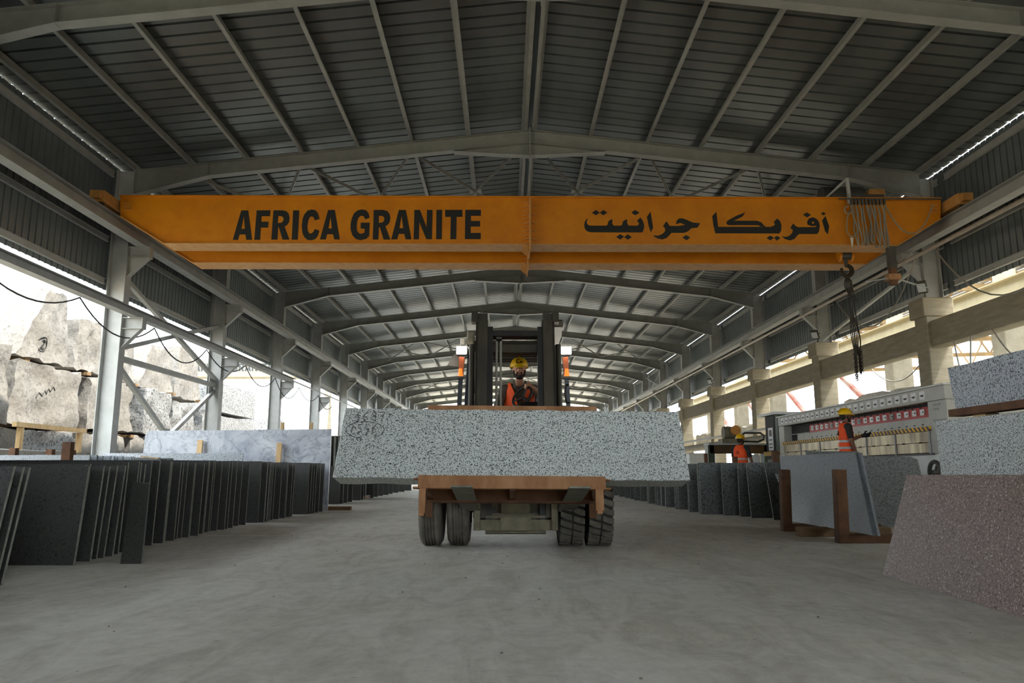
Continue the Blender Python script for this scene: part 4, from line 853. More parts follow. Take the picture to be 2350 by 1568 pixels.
one(MB().box(6.3, 7.35, 13.6, 21.2, 0, .22), 'work_platform', panel_mat, 'low concrete step along the foot of the polishing machine', 'platform')
# ---- driver, seated behind the mast, facing down the hall towards the viewer
DL = (.19, 10.38, 1.335); Dx = Matrix.Translation(DL) @ Matrix.Rotation(math.pi, 4, 'Z')
dr = root('person', DL, 'bearded forklift driver in yellow helmet and orange vest gripping the steering wheel', 'person')
shR, shL = Vector((.20,.0,.60)), Vector((-.20,.0,.60)); eR, wR = Vector((.31,.10,.33)), Vector((.25,.40,.24)); eL, wL = Vector((-.345,.20,.46)), Vector((-.155,.45,.585))
hd = Vector((.005,.09,.865))
body = [('c',(0,.02,.66),.056,(0,.06,.78),.054), ('e',(0,0,.48),(.175,.11,.18)), ('e',(0,0,.25),(.155,.11,.20)), ('e',(0,0,.10),(.17,.13,.12)), ('c',shR,.06,shL,.06)]
for sh, e, w in ((shR,eR,wR),(shL,eL,wL)): body += [('c',sh,.055,e,.044), ('c',e,.043,w,.030)]
body += finger_set(wR, (0,.6,-.8), (-.9,.1,0), .5)+finger_set(wL, (.85,.35,.05), (0,.2,1), .75)
for sx in (-1, 1): body += [('c',(sx*.10,.02,.10),.085,(sx*.15,.44,.10),.062), ('c',(sx*.15,.44,.10),.058,(sx*.15,.50,-.24),.042), ('c',(sx*.15,.50,-.26),.042,(sx*.15,.62,-.27),.034)]
body += head_parts(hd, 1.08)
b = part(blob(body, .0085, 3, Dx), 'body', skin, dr, smooth=80)
face(b, hd, Dx, 1.08)
shirt = [('e',(0,0,.48),(.19,.125,.19)), ('e',(0,0,.25),(.17,.125,.21)), ('e',(0,0,.10),(.18,.14,.12)), ('c',shR,.075,shL,.075)]
for sh, e, w in ((shR,eR,wR),(shL,eL,wL)): shirt += [('c',sh,.072,e,.058), ('c',e,.056,e.lerp(w,.55),.048)]
part(blob(shirt, .011, 3, Dx), 'shirt', shirt_br, dr, smooth=80)
tro = [('e',(0,0,.08),(.182,.142,.12))]
for sx in (-1, 1): tro += [('c',(sx*.10,.02,.10),.098,(sx*.15,.44,.10),.076), ('c',(sx*.15,.44,.10),.074,(sx*.15,.50,-.22),.060)]
part(blob(tro, .013, 3, Dx), 'trousers', jeans, dr, smooth=80)
# vest : two front halves, back
V = MB(); half = lambda z, rx, ry, g0, side: [Vector((rx*math.sin(t)*side, .0+ry*math.cos(t), z)) for t in [math.radians(g0+(180-g0)*i/14) for i in range(15)]]
levels = [(.06,.206,.176,3),(.16,.202,.170,4),(.28,.202,.166,5),(.38,.206,.162,8),(.48,.210,.156,16),(.56,.204,.150,22),(.62,.196,.128,32),(.665,.178,.092,42),(.690,.150,.055,50)]
for side in (1, -1):
    R = [half(z, rx, ry, g0, side) for z, rx, ry, g0 in levels]; n = 15
    P = [p for r_ in R for p in r_]; V.add(P, [(i*n+k, i*n+k+1, (i+1)*n+k+1, (i+1)*n+k) for i in range(len(R)-1) for k in range(n-1)])
vest = part(V.xf(Dx), 'vest', vest_mat, dr, smooth=80)
for z in (.13, .26):
    B_ = MB()
    for side in (1, -1):
        R = [half(z+dz, .2085, .178 if z < .2 else .172, 5, side) for dz in (0, .04)]; n = 15
        B_.add([p for r_ in R for p in r_], [(k, k+1, n+k+1, n+k) for k in range(n-1)])
    part(B_.xf(Dx), 'reflective_band', band_mat, vest, smooth=80)
for sx in (-1, 1):   # shirt collar
    part(MB().add([(sx*.010,.135,.545),(sx*.080,.138,.60),(sx*.098,.055,.705),(sx*.070,.078,.722),(sx*.050,.118,.655)], [(0,1,2,3,4)]).xf(Dx), 'collar', shirt_br, dr)
helmet(dr, hd+Vector((0,0,.016)), Dx, 1.14)
# ================================================================== SLABS ON THE FLOOR
def upright(name, mat, x0, x1, y, t, h, lean, label, cat, group=None, z0=0.0, rough=.0, skew=0.0, seed=0):
    """slab on edge, faces to +-y; leans back by lean (dy at the top), ends x0..x1"""
    mb = MB(); n = 6; P = []
    for sy in (0, t):
        for i in range(n+1):
            x = x0+(x1-x0)*i/n; e = noise.noise(Vector((x*3, y*7, seed)))*rough
            P.append((x, y+sy+skew*(i/n), z0))
        for i in range(n+1):
            x = x0+(x1-x0)*i/n; e = noise.noise(Vector((x*3, y*7, seed)))*rough
            P.append((x, y+sy+lean+skew*(i/n), z0+h+e))
    m = n+1; F = []
    for i in range(n):
        F += [(i, i+1, m+i+1, m+i), (2*m+i, 3*m+i, 3*m+i+1, 2*m+i+1), (m+i, m+i+1, 3*m+i+1, 3*m+i), (i, 2*m+i, 2*m+i+1, i+1)]
    F += [(0, m, 3*m, 2*m), (n, 2*m+n, 3*m+n, m+n)]
    mb.add(P, F); o = one(mb, name, mat, label, cat, group, kind='thing'); o.data.materials.append(slab_edge)
    for p in o.data.polygons:
        if abs(p.normal.x) > .8: p.material_index = 1
    return o
random.seed(11)
GL = 'granite slabs racked along the yard side'
def bundle(ys, xr, h, lean, label, mat=gran_left, L=2.4, jit=.05, group=GL, side=-1, x0=None, t=.028, hj=.012):
    for i, y in enumerate(ys):
        e = xr+random.uniform(-jit, jit); a, b = (e-L, e) if side < 0 else (e, e+L)
        upright('granite_slab', mat, a, b, y, t, h+random.uniform(-hj, hj), lean*(1+.2*random.random()), f'{ordinal(i)} slab from the front in {label}', 'slab', group, rough=.008, seed=i)
bundle([5.62, 5.74, 5.86], -3.68, .86, .17, 'the nearest leaning bundle of the dark yard side row')
bundle([7.10, 7.17, 7.25, 7.40, 7.47, 7.60, 7.68, 7.84], -3.90, .885, .10, 'the second dark granite bundle of the yard side row')
bundle([8.06, 8.22, 8.34, 8.52], -3.97, .925, .06, 'the small third granite bundle of the yard side row')
bundle([8.88, 8.97, 9.08, 9.25, 9.36, 9.5, 9.6, 9.72, 9.82, 9.95, 10.06, 10.2, 10.33], -4.07, .95, .05, 'the long fourth granite bundle of the yard side row')
bundle([10.55, 10.68, 10.83, 10.95, 11.08, 11.2, 11.4, 11.55, 11.75, 11.95, 12.2, 12.42], -4.13, .985, .05, 'the fifth granite bundle of the yard side row')
bundle([12.95, 13.05, 13.12, 13.2, 13.28, 13.45, 13.62, 13.75, 13.95, 14.2, 14.33, 14.5, 14.62, 14.78], -4.05, .99, .05, 'the sixth granite bundle of the yard side row')
bundle([15.5, 15.62, 15.74, 15.86, 16.2, 16.6], -3.92, 1.0, .05, 'the last granite bundle before the grey marble')
bundle([17.3, 17.38, 17.46], -4.10, 1.02, .04, 'the pale edged granite bundle right behind the marble')
bundle([19.0, 20.4, 20.7, 20.9, 21.4, 21.6, 22.0, 23.2, 23.6, 24.3, 25.4, 26.5, 27.6, 28.8, 30.2, 31.8, 33.5, 35.5], -4.35, .98, .04, 'the shadowed granite row beyond the marble')
bundle([-5.5+.85*i for i in range(13)], -3.9, 1.15, .05, 'the granite row beside the viewpoint')
# leaning offcut
one(MB().prism([(-3.31,0),(-3.50,0),(-3.80,.73),(-3.62,.71)], lambda a, b: (a, 7.2+1.0*b, b), lambda a, b: (a, 7.23+1.0*b, b)), 'granite_offcut', gran_left, 'short granite offcut tilted against the yard side slabs', 'slab', kind='thing')
# second row behind, towards the yard
G2 = 'slabs in the second row towards the yard'
bundle([12.35+.09*i for i in range(8)], -6.75, 1.09, .03, 'the blue grey bundle by the brown post stubs', gran_grey, 1.5, .12, G2)
bundle([13.6+.10*i for i in range(7)], -6.85, 1.10, .03, 'the blue grey bundle behind the tall brown post', gran_grey, 1.4, .12, G2)
bundle([15.0+.08*i for i in range(7)], -6.75, 1.09, .03, 'the grey bundle before the first steel column', gran_left, 1.2, .12, G2)
one(MB().box(-8.3, -5.4, 15.9, 15.93, 0, 1.21), 'granite_slab', gran_ltblue, 'long pale blue slab standing before the first steel column', 'slab', kind='thing')
# marble
one(MB().prism([(-8.0,0),(-3.87,0),(-3.88,1.77),(-7.92,1.73),(-8.0,1.62)], lambda a, b: (a, 17.0+.06*b, b), lambda a, b: (a, 17.03+.06*b, b)), 'marble_slab', marble, 'large grey veined marble slab standing on edge', 'marble slab', kind='thing')
for i, (x, zz) in enumerate(((-6.72, 1.52), (-4.98, 1.46))): one(MB().bar((x+.03, 16.78, .0), (x, 16.98, zz), .11, .04, (0,1,0)), 'wooden_stake', wood, ['pale wooden stake leaning on the middle of the grey marble','pale wooden stake leaning on the marble near its forklift side end'][i], 'stake')
# posts of the yard side racks
for (x, y, z, w, lab) in ((-6.28, 11.1, 1.25, .12, 'tall rusty brown post rising above the yard side slabs'), (-8.0, 12.6, 1.21, .10, 'rusty post stub nearest the picture edge behind the slabs'), (-7.42, 12.62, 1.19, .10, 'small rusty post stub between the other two in the second slab row'), (-7.5, 13.4, 1.20, .07, 'thin rusty post stub just behind the tall brown post')):
    one(MB().box(x-w/2, x+w/2, y-.05, y+.05, 0, z), 'rack_post', rust_dk, lab, 'post')
one(MB().bar((-4.55, 10.15, 1.0), (-4.85, 10.3, 1.03), .03, .015), 'wood_splinter', wood, 'thin wood splinter lying on top of the dusty slabs', 'splinter')
one(MB().box(-3.95, -3.4, 17.15, 17.3, 0, .08), 'wooden_bearer', wood_dk, 'short wooden bearer under the slab behind the marble', 'bearer')
# wooden crated slabs far behind the marble
cr2 = root('slab_crate', (-6.2, 24.5, 0), 'wooden crate of thin upright tiles behind the marble', 'crate')
for i in range(22): part(MB().box(-7.3+i*.13, -7.3+i*.13+.06, 24.0, 25.2, .1, 1.95), 'tile', slab_edge, cr2)
for x in (-7.0, -6.1, -5.0): part(MB().box(x, x+.08, 23.9, 24.0, 0, 2.35), 'upright_board', wood, cr2)
part(MB().box(-7.35, -4.4, 23.94, 25.3, 0, .1), 'pallet', wood_dk, cr2)
# ---- right side row
GR = 'granite slabs racked along the machine side'
bundle([16.35+.05*i for i in range(3)]+[17.45, 17.55, 17.63, 18.6, 18.72, 19.2, 19.32, 19.45, 19.6, 19.9, 20.1, 20.8, 20.92, 21.05, 21.2, 22.4, 23.0, 23.3, 23.6, 24.2, 25.2, 26.6, 28.0, 29.5], 3.86, 1.0, .03, 'the far speckled granite row of the machine side', gran_dark, 2.2, .05, GR, 1)
bundle([15.45, 15.52, 15.60], 3.88, 1.0, .03, 'the speckled bundle of three before the saw worker', gran_dark, 2.6, .01, GR, 1)
RS = [(15.05, 4.22, 0.0, 'dark speckled slab standing square, first beside the bundle of three'), (14.65, 4.42, .0, 'dark speckled slab standing square, second beside the bundle of three'), (14.2, 4.46, .05, 'dark slab with a slightly tilted edge next to the square ones'), (13.6, 4.62, .12, 'dark slab with a strongly tilted edge near the rack'), (13.15, 4.78, .18, 'dark slab with a wavy pale edge near the rack')]
for i, (y, x, sk, lab) in enumerate(RS):
    pts = [(x+sk*.6+ (.05*math.sin(z*9) if i == 4 else 0)-sk*1.6*z*.55, z) for z in [j/8*1.0 for j in range(9)]]
    poly = pts+[(x+2.3, .99), (x+2.3, 0)]
    st = root('granite_slab', (x, y, 0), lab, 'slab', kind='thing')
    part(MB().prism(poly, lambda a, b: (a, y+.03*b, b), lambda a, b: (a, y+.03+.03*b, b)), 'face', gran_dark, st)
    mb = MB(); P = []
    for a, b in pts: P += [(a-.003, y+.03*b, b), (a-.003, y+.03+.03*b, b)]
    mb.add(P, [(2*j, 2*j+1, 2*j+3, 2*j+2) for j in range(8)]); part(mb, 'sawn_edge', slab_edge, st)
one(MB().prism([(4.42,.05),(5.2,.05),(5.0,.80),(4.25,.80)], lambda a, b: (a+.15*(1-b), 12.2+.05*b, b), lambda a, b: (a+.15*(1-b), 12.23+.05*b, b)), 'granite_slab', gran_ltblue, 'small pale speckled slab tucked behind the rusty rack', 'slab', kind='thing')
# dark slabs behind the rack
one(MB().prism([(4.9,0),(6.55,0),(6.45,1.02),(6.35,1.06),(4.9,1.08)], lambda a, b: (a, 11.9+.12*b, b), lambda a, b: (a, 11.94+.12*b, b)), 'granite_slab', gran_dark, 'dark green grey slab standing behind the rusty rack', 'slab', kind='thing')
one(MB().prism([(4.9,0),(5.9,0),(5.75,1.16),(4.9,1.16)], lambda a, b: (a, 12.4+.1*b, b), lambda a, b: (a, 12.44+.1*b, b)), 'granite_slab', gran_dark, 'taller dark slab second behind the rusty rack', 'slab', kind='thing')
# rack with two grey slabs leaning on it
rk = root('slab_rack', (4.1, 10.1, 0), 'rusty steel rack with two upright posts holding grey slabs', 'rack')
for y, zt_ in ((11.06, .86), (9.24, .855)):
    part(MB().bar((3.98, y, 0), (3.98+.02, y, zt_), .13, .13, (0,1,0)), 'post', rust_dk, rk, bevel=.008); part(MB().box(3.92, 5.3, y-.08, y+.08, 0, .10), 'foot_rail', rust_dk, rk, bevel=.008)
for i, (dx, lab) in enumerate(((0, 'front grey blue slab leaning on the rusty rack'), (.034, 'rear grey blue slab leaning on the rusty rack'))):
    P0 = Vector((4.18+dx, 11.62, .115)); P1 = Vector((4.18+dx, 8.90-.06*i, .115)); T = Vector((.30, 0, .97))
    tl_ = P0+T*1.0+Vector((0,.95,0)); tr_ = P1+T*.985+Vector((0,.92,0)); nx = Vector((.03,0,-.009))
    mb = MB(); mb.add([P0,P1,tr_,tl_,P0+nx,P1+nx,tr_+nx,tl_+nx], [(0,1,2,3),(4,7,6,5),(0,4,5,1),(1,5,6,2),(2,6,7,3),(3,7,4,0)])
    one(mb, 'granite_slab', gran_grey, lab, 'slab', 'slabs on the rusty rack', kind='thing')
one(MB().box(3.80, 5.0, 10.10, 10.24, 0, .12), 'wooden_bearer', wood_dk, 'brown wooden bearer lying between the feet of the rusty rack', 'bearer', bevel=.008)
one(MB().box(5.05, 5.17, 14.5, 14.6, 0, 1.22), 'rack_post', rust_dk, 'rusty brown post standing up behind the dark slabs by the machine', 'post')
one(MB().box(4.48, 4.55, 17.3, 17.38, 0, 1.24), 'rack_post', rust_dk, 'rusty brown post left of the orange worker above the slab row', 'post')
one(MB().box(5.0, 5.1, 16.9, 17.0, 0, 1.16), 'rack_post', rust_dk, 'short rusty post close beside the orange worker above the slab row', 'post')
# pink slab
pk = MB(); a0, a1, b0, b1 = Vector((3.07,6.41,0)), Vector((2.88,3.6,0)), Vector((3.32,6.38,.80)), Vector((3.12,3.6,.81)); n_ = Vector((.035,0,-.01)); P = []
N = 24
for off in (Vector((0,0,0)), n_):
    for i in range(N+1):
        t = i/N; P.append(a0.lerp(a1, t)+off+Vector((0,0,abs(noise.noise(Vector((i*.6,1,1))))*.008)))
    for i in range(N+1):
        t = i/N; P.append(b0.lerp(b1, t)+off+Vector((0,0,noise.noise(Vector((i*.7,3,1)))*.007)))
m = N+1; F = []
for i in range(N): F += [(i, m+i, m+i+1, i+1), (2*m+i, 2*m+i+1, 3*m+i+1, 3*m+i), (m+i, 3*m+i, 3*m+i+1, m+i+1), (i, i+1, 2*m+i+1, 2*m+i)]
F += [(0, 2*m, 3*m, m), (N, m+N, 3*m+N, 2*m+N)]
pk.add(P, F); one(pk, 'granite_slab', gran_pink, 'large pinkish brown granite slab leaning in front of the stacked white blocks', 'slab', kind='thing')
# stacked granite blocks
def rough_box(x0, x1, y0, y1, z0, z1, seed, amp=.012, n=(4,10,5), tap=None):
    mb = MB(); nx, ny, nz = n; idx = {}; P = []; F = []
    def vid(i, j, k):
        if (i,j,k) not in idx:
            p = Vector((x0+(x1-x0)*i/nx, y0+(y1-y0)*j/ny, z0+(z1-z0)*k/nz))
            if tap: p = tap(p)
            q = p*2.3+Vector((seed*7.1, seed*3.3, 0)); d = noise.noise_vector(q)*amp+noise.noise_vector(q*3.1)*amp*.5
            idx[(i,j,k)] = len(P); P.append(p+d)
        return idx[(i,j,k)]
    for i in range(nx):
        for j in range(ny): F += [(vid(i,j,0),vid(i,j+1,0),vid(i+1,j+1,0),vid(i+1,j,0)), (vid(i,j,nz),vid(i+1,j,nz),vid(i+1,j+1,nz),vid(i,j+1,nz))]
    for i in range(nx):
        for k in range(nz): F += [(vid(i,0,k),vid(i+1,0,k),vid(i+1,0,k+1),vid(i,0,k+1)), (vid(i,ny,k),vid(i,ny,k+1),vid(i+1,ny,k+1),vid(i+1,ny,k))]
    for j in range(ny):
        for k in range(nz): F += [(vid(0,j,k),vid(0,j,k+1),vid(0,j+1,k+1),vid(0,j+1,k)), (vid(nx,j,k),vid(nx,j+1,k),vid(nx,j+1,k+1),vid(nx,j,k+1))]
    return mb.add(P, F)
one(rough_box(4.2, 5.1, 3.4, 7.44, 0, 1.31, 2, .010), 'granite_block', gran_white, 'lower white speckled granite block of the stack behind the pink slab', 'granite block', kind='thing')
one(rough_box(4.2, 5.1, 3.2, 7.09, 1.40, 1.80, 5, .010, tap=lambda p: p+Vector((0,(.06 if p.y > 5 else 0)*(p.z-1.4)/.4,0))), 'granite_block', gran_ltblue, 'upper white speckled granite block on top of the stack behind the pink slab', 'granite block', kind='thing')
one(MB().box(4.16, 4.30, 3.3, 7.14, 1.335, 1.40), 'steel_bearer', rust_dk, 'long brown steel bearer between the two stacked granite blocks', 'bearer')
one(MB().box(4.22, 4.34, 6.68, 6.86, 1.312, 1.336), 'wooden_wedge', wood, 'small pale wooden wedge under the brown bearer', 'wedge')
one(MB().box(4.9, 5.04, 3.3, 7.0, 1.33, 1.40), 'steel_bearer', rust_dk, 'rear brown steel bearer between the stacked granite blocks', 'bearer')
# rusty trestle that the pink slab leans on
tz = root('slab_trestle', (3.5, 5.0, 0), 'rusty trestle hidden behind the leaning pinkish slab', 'trestle')
for y, xf in ((4.1, 3.21), (5.9, 3.33)):
    part(MB().bar((xf-.17, y, .05), (xf+.05, y, .74), .07, .06, (0,1,0)), 'prop', rust_dk, tz); part(MB().bar((xf+.55, y, .03), (xf+.06, y, .72), .06, .06, (0,1,0)), 'prop', rust_dk, tz)
    part(MB().box(xf-.12, xf+.6, y-.04, y+.04, 0, .05), 'foot_rail', rust_dk, tz)
# ================================================================== POLISHING MACHINE, CABINET, BRIDGE SAW
MX = 7.7; MY0, MY1 = 13.25, 21.55
pm = root('polishing_machine', (8.4, 17.4, 0), 'long white stone polishing machine with red panel and hazard stripe', 'machine')
part(MB().box(MX, 9.2, MY0, MY1, .0, 1.14), 'base', white_paint, pm, bevel=.01)
part(MB().box(MX+.22, 9.15, MY0+.3, MY1-.2, 1.14, 2.2), 'inner_housing', dark_in, pm)
part(MB().box(MX, 9.2, MY0, MY0+.60, 1.14, 2.088), 'end_panel', rail_grey, pm, bevel=.01)
part(MB().box(MX, 9.2, MY1-.40, MY1, 1.14, 2.088), 'end_panel', rail_grey, pm, bevel=.01)
part(MB().box(MX-.01, 9.19, MY0+.004, MY1-.004, 2.09, 2.34), 'top_rail', rail_grey, pm, bevel=.01)
part(MB().box(MX-.04, 9.25, MY0-.03, MY1+.03, 2.34, 2.37), 'top_cover', white_paint, pm)
for i in range(25):
    y = MY0+.72+i*.30; p_ = part(MB().box(MX-.022, MX-.008, y-.09, y+.09, 2.145, 2.295), 'number_plate', plate, pm)
    part(MB().prism([(-.055,-.012),(.0,-.02),(.055,-.005),(.05,.018),(0,.012),(-.05,.02)], lambda a, b: (MX-.0225, y+a, 2.21+b), lambda a, b: (MX-.0255, y+a, 2.21+b)), 'plate_print', black_paint, p_)
part(MB().box(MX+.16, MX+.20, MY0+.6, MY1-1.8, 1.83, 2.03), 'red_panel', red_paint, pm)
part(MB().box(MX+.14, MX+.20, MY0+.6, MY1-1.0, 1.60, 1.83), 'sill_panel', rail_grey, pm)
part(MB().cyl((MX+.15, MY1-1.8, 1.84), (MX+.15, MY1-.4, 1.84), .015, n=6), 'rod', steel, pm)
for i in range(20):
    y = MY0+.78+i*.29; p_ = part(MB().box(MX+.147, MX+.16, y-.075, y+.075, 1.88, 1.99), 'gauge_plate', plate if (i*7) % 5 else plate_grey, pm)
    part(MB().box(MX+.143, MX+.147, y-.055, y-.01, 1.925, 1.95), 'gauge_mark', black_paint, p_)
    part(MB().box(MX+.134, MX+.14, y-.03, y+.03, 1.69, 1.712), 'sill_label', dark_in, pm)
for i in range(24): part(MB().cyl((MX+.12, MY0+.8+i*.28, 2.0), (MX+.12, MY0+.8+i*.28, 2.10), .012, n=6), 'hose_nozzle', dark_in, pm)
part(MB().box(MX-.03, MX+.14, MY0+.55, MY1-.3, 1.565, 1.645), 'hazard_strip', hazard, pm)
yy = [MY0+.6+i*1.22 for i in range(6)]+[MY1-.35]
for a, b in zip(yy[:-1], yy[1:]):
    for z0, z1 in ((1.36, 1.56), (1.17, 1.355)): part(MB().box(MX-.02, MX+.0, a+.012, b-.012, z0, z1), 'splash_panel', inox, pm, bevel=.004)
    part(MB().box(MX-.035, MX-.01, a-.02, a+.02, 1.15, 1.56), 'panel_stile', steel, pm)
    for t in (.25, .75): part(MB().cyl((MX-.03, a+(b-a)*t-.03, 1.358), (MX-.03, a+(b-a)*t+.03, 1.358), .014, n=8), 'hinge', steel_dk, pm)
part(MB().box(MX-.03, MX, MY0+.5, MY1-.3, 1.13, 1.16), 'drip_rail', steel_dk, pm)
for i, (y, z) in enumerate(((15.2, .98), (14.95, .98), (14.72, .98))):
    pts = [(MX-.004, y+.07*math.cos(t), z+.11*math.sin(t)) for t in [math.radians(a) for a in ((-60, 0, 60, 120, 180, 240) if i != 1 else (80, 0, -80))]]
    if i == 1: pts = [(MX-.004, y, 1.1), (MX-.004, y+.01, .98), (MX-.004, y-.02, .86)]
    part(MB().tube(pts, .018, 5), 'painted_mark', rust_dk, pm)
for (y, z, w) in ((13.55, 2.0, .22), (13.58, 1.92, .16), (13.50, 1.72, .40), (21.35, 1.30, .30), (21.35, 1.19, .26)): part(MB().box(MX-.006, MX+.0, y-w/2, y+w/2, z, z+.035), 'label_strip', plate_grey, pm)
# hand wheel / reel on the ground near the machine
wh = root('hand_wheel', (7.0, 12.55, .3), 'small grey spoked wheel beside the polishing machine base', 'wheel')
part(MB().tube([(6.95, 12.45+.17*math.cos(t), .82+.17*math.sin(t)) for t in [2*math.pi*i/24 for i in range(24)]], .035, 8, closed=True), 'rim', steel_dk, wh, smooth=60)
for t in (0, 2.09, 4.19): part(MB().bar((6.95, 12.45, .82), (6.95, 12.45+.16*math.cos(t), .82+.16*math.sin(t)), .03, .03, (1,0,0)), 'spoke', steel_dk, wh)
part(MB().cyl((6.9, 12.45, .82), (7.3, 12.45, .82), .04), 'hub', steel_dk, wh); part(MB().box(7.2, 7.5, 12.3, 12.6, 0, .95), 'stand', white_paint, wh)
# cabinet
cb = root('control_cabinet', (8.1, 22.2, 0), 'dark green control cabinet with pale operator panel at the machine end', 'cabinet')
part(MB().box(7.75, 8.6, 21.75, 22.75, 0, 2.45), 'cabinet_body', green_dk, cb, bevel=.01); part(MB().box(7.735, 7.75, 22.0, 22.74, 1.2, 2.44), 'cabinet_door', dark_in, cb)
pn = part(MB().box(7.722, 7.735, 22.12, 22.5, 1.45, 2.1), 'operator_panel', plate, cb); part(MB().box(7.716, 7.722, 22.2, 22.42, 1.86, 2.04), 'screen', glass_dk, pn)
for z in (1.74, 1.62, 1.52): part(MB().box(7.716, 7.722, 22.18, 22.44, z, z+.025), 'button_row', dark_in, pn)
part(MB().box(7.7, 7.76, 21.6, 22.9, 1.30, 1.42), 'hazard_strip', hazard, cb); part(MB().box(7.6, 9.4, 21.62, 23.0, 2.45, 2.52), 'top_plate', white_paint, cb)
# bridge saw
bs = root('bridge_saw', (7.3, 24, 0), 'brown bridge saw with round blade guard and cable loop behind the worker', 'machine')
part(MB().box(6.35, 8.25, 23.9, 24.3, 1.40, 1.66), 'bridge_beam', M('brown_oily_steel', sc(96,68,32), sc(60,46,28), 4, .5, .3), bs, bevel=.01)
part(MB().box(6.3, 8.3, 23.8, 24.4, 1.66, 1.71), 'track_plate', steel, bs)
for x in (6.3, 8.05): part(MB().box(x, x+.2, 23.9, 24.3, 0, 1.68), 'bridge_leg', green_dk, bs, bevel=.01)
part(MB().cyl((7.15, 23.7, 2.12), (7.15, 23.8, 2.10), .15, n=24), 'blade_guard', M('faded_orange_paint', sc(220,150,70), sc(200,136,66), 5, .5), bs, smooth=40)
part(MB().cyl((6.85, 24.1, 2.05), (7.2, 24.1, 2.05), .20, n=18), 'motor', truck_grey, bs, smooth=40); part(MB().box(6.75, 7.4, 23.85, 24.35, 1.71, 1.86), 'carriage', truck_grey, bs, bevel=.01)
part(MB().tube([(7.4,24.0,1.78),(7.9,24.0,1.76),(8.08,24.0,1.84),(8.1,24.0,1.95),(8.0,24.0,2.04),(7.5,24.0,2.04),(7.4,24.0,1.95)], .035, 6), 'cable_chain', steel_dk, bs, smooth=60)
part(MB().box(6.5, 8.0, 24.2, 26.2, 0, .95), 'saw_table', truck_grey, bs, bevel=.01)
one(MB().box(6.9, 7.25, 21.9, 22.3, 0, 1.32), 'plastic_tank', white_paint, 'white plastic tank between the bridge saw and the cabinet', 'tank', bevel=.03)
one(MB().box(6.55, 7.5, 27.4, 28.3, 0, 1.5), 'machine_cabinet', white_paint, 'white machine cabinet far back beside the fourth concrete column', 'cabinet', bevel=.02)
for j, (x, z, r_) in enumerate(((9.3, 2.35, .05), (9.2, 1.98, .16))):
    one(MB().cyl((x, 23.4, z), (x, 47, z), r_, n=14), 'pipe_run', [steel, concrete_pale][j], ['thin grey pipe running above the thick one past the concrete columns', 'thick pale pipe running along the concrete columns behind the saw'][j], 'pipe', smooth=40)
# ================================================================== NEIGHBOURING OPEN HALL (machine side)
NB = 'frames of the neighbouring open hall'
for k in range(-2, 6):
    y = YF[k]+3.3; r = root('concrete_pillar', (13.8, y, 0), f'pale concrete pillar of the neighbouring hall, {ordinal(k+2)} from the entrance', kind='structure', group=NB)
    part(MB().box(13.35, 14.05, y, y+.6, 0, 5.0), 'shaft', concrete_pale, r, bevel=.02); part(MB().box(13.5, 13.9, y+.1, y+.5, 5.0, 8.6), 'steel_upright', cream, r)
    part(MB().box(12.75, 13.5, y+.15, y+.45, 5.0, 5.3), 'corbel', cream, r)
    t = root('roof_truss', (20, y, 8), f'brown roof truss of the neighbouring hall, {ordinal(k+2)} from the entrance', 'truss', 'trusses of the neighbouring hall')
    part(MB().bar((13.6, y+.3, 7.2), (34, y+.3, 7.9), .16, .22), 'bottom_chord', brownsteel, t); part(MB().bar((13.6, y+.3, 8.6), (34, y+.3, 10.2), .16, .22), 'top_chord', brownsteel, t)
    for i in range(8):
        xa = 13.6+i*2.5; part(MB().bar((xa, y+.3, 7.2+.034*(xa-13.6)), (xa+1.25, y+.3, 8.6+.078*(xa+1.25-13.6)), .08, .08), 'truss_web', brownsteel, t); part(MB().bar((xa+1.25, y+.3, 8.6+.078*(xa+1.25-13.6)), (xa+2.5, y+.3, 7.2+.034*(xa+2.5-13.6)), .08, .08), 'truss_web', brownsteel, t)
nr = root('neighbour_roof', (24, 30, 8.6), 'row of brown purlins over the neighbouring hall with added sun blocking sheets', kind='structure')
for i in range(14):
    x = 13.8+i*1.5; part(MB().box(x-.05, x+.05, YF[-2], YF[5]+4, 8.74+.078*(x-13.6), 8.90+.078*(x-13.6)), 'purlin', brownsteel, nr)
for i in range(0, 14, 1):
    x = 15.2+i*1.5; part(MB().add([(x, YF[-2], 8.93+.078*(x-13.6)), (x+1.46, YF[-2], 8.93+.078*(x+1.46-13.6)), (x+1.46, YF[5]+4, 8.93+.078*(x+1.46-13.6)), (x, YF[5]+4, 8.93+.078*(x-13.6))], [(0,1,2,3)]), 'roof_sheet', sheet_roof, nr)  # sheets added over the open purlins to block sun
one(MB().ibeam((12.95, YF[-2], 5.52), (12.95, YF[5]+6, 5.52), .44, .30, .03, .02), 'crane_beam', cream, 'sunlit cream crane beam of the neighbouring hall', kind='structure')
one(MB().box(13.5, 13.85, YF[-2], YF[5]+6, 3.1, 3.45), 'tie_beam', concrete_pale, 'pale tie beam low between the pillars of the neighbouring hall', kind='structure')
for k in range(-1, 5):
    y = YF[k]+3.8
    one(MB().bar((13.7, y+.2, 2.2), (13.7, y+4.9, 5.0), .16, .14, (1,0,0)), 'diagonal_beam', M('red_primer_brace', sc(196,96,80), sc(214,190,176), 1.2, .6) if k > 0 else cream, f'diagonal brace of the neighbouring hall, {ordinal(k+1)} from the entrance', kind='structure', group=NB)
for i, (x, ya, yb, za, zb) in enumerate(((26, -6, 50, 0, 3.4), )):
    one(MB().box(x, x+.4, ya, yb, za, zb), 'boundary_wall', concrete_pale, 'low pale wall beyond the neighbouring hall', kind='structure')
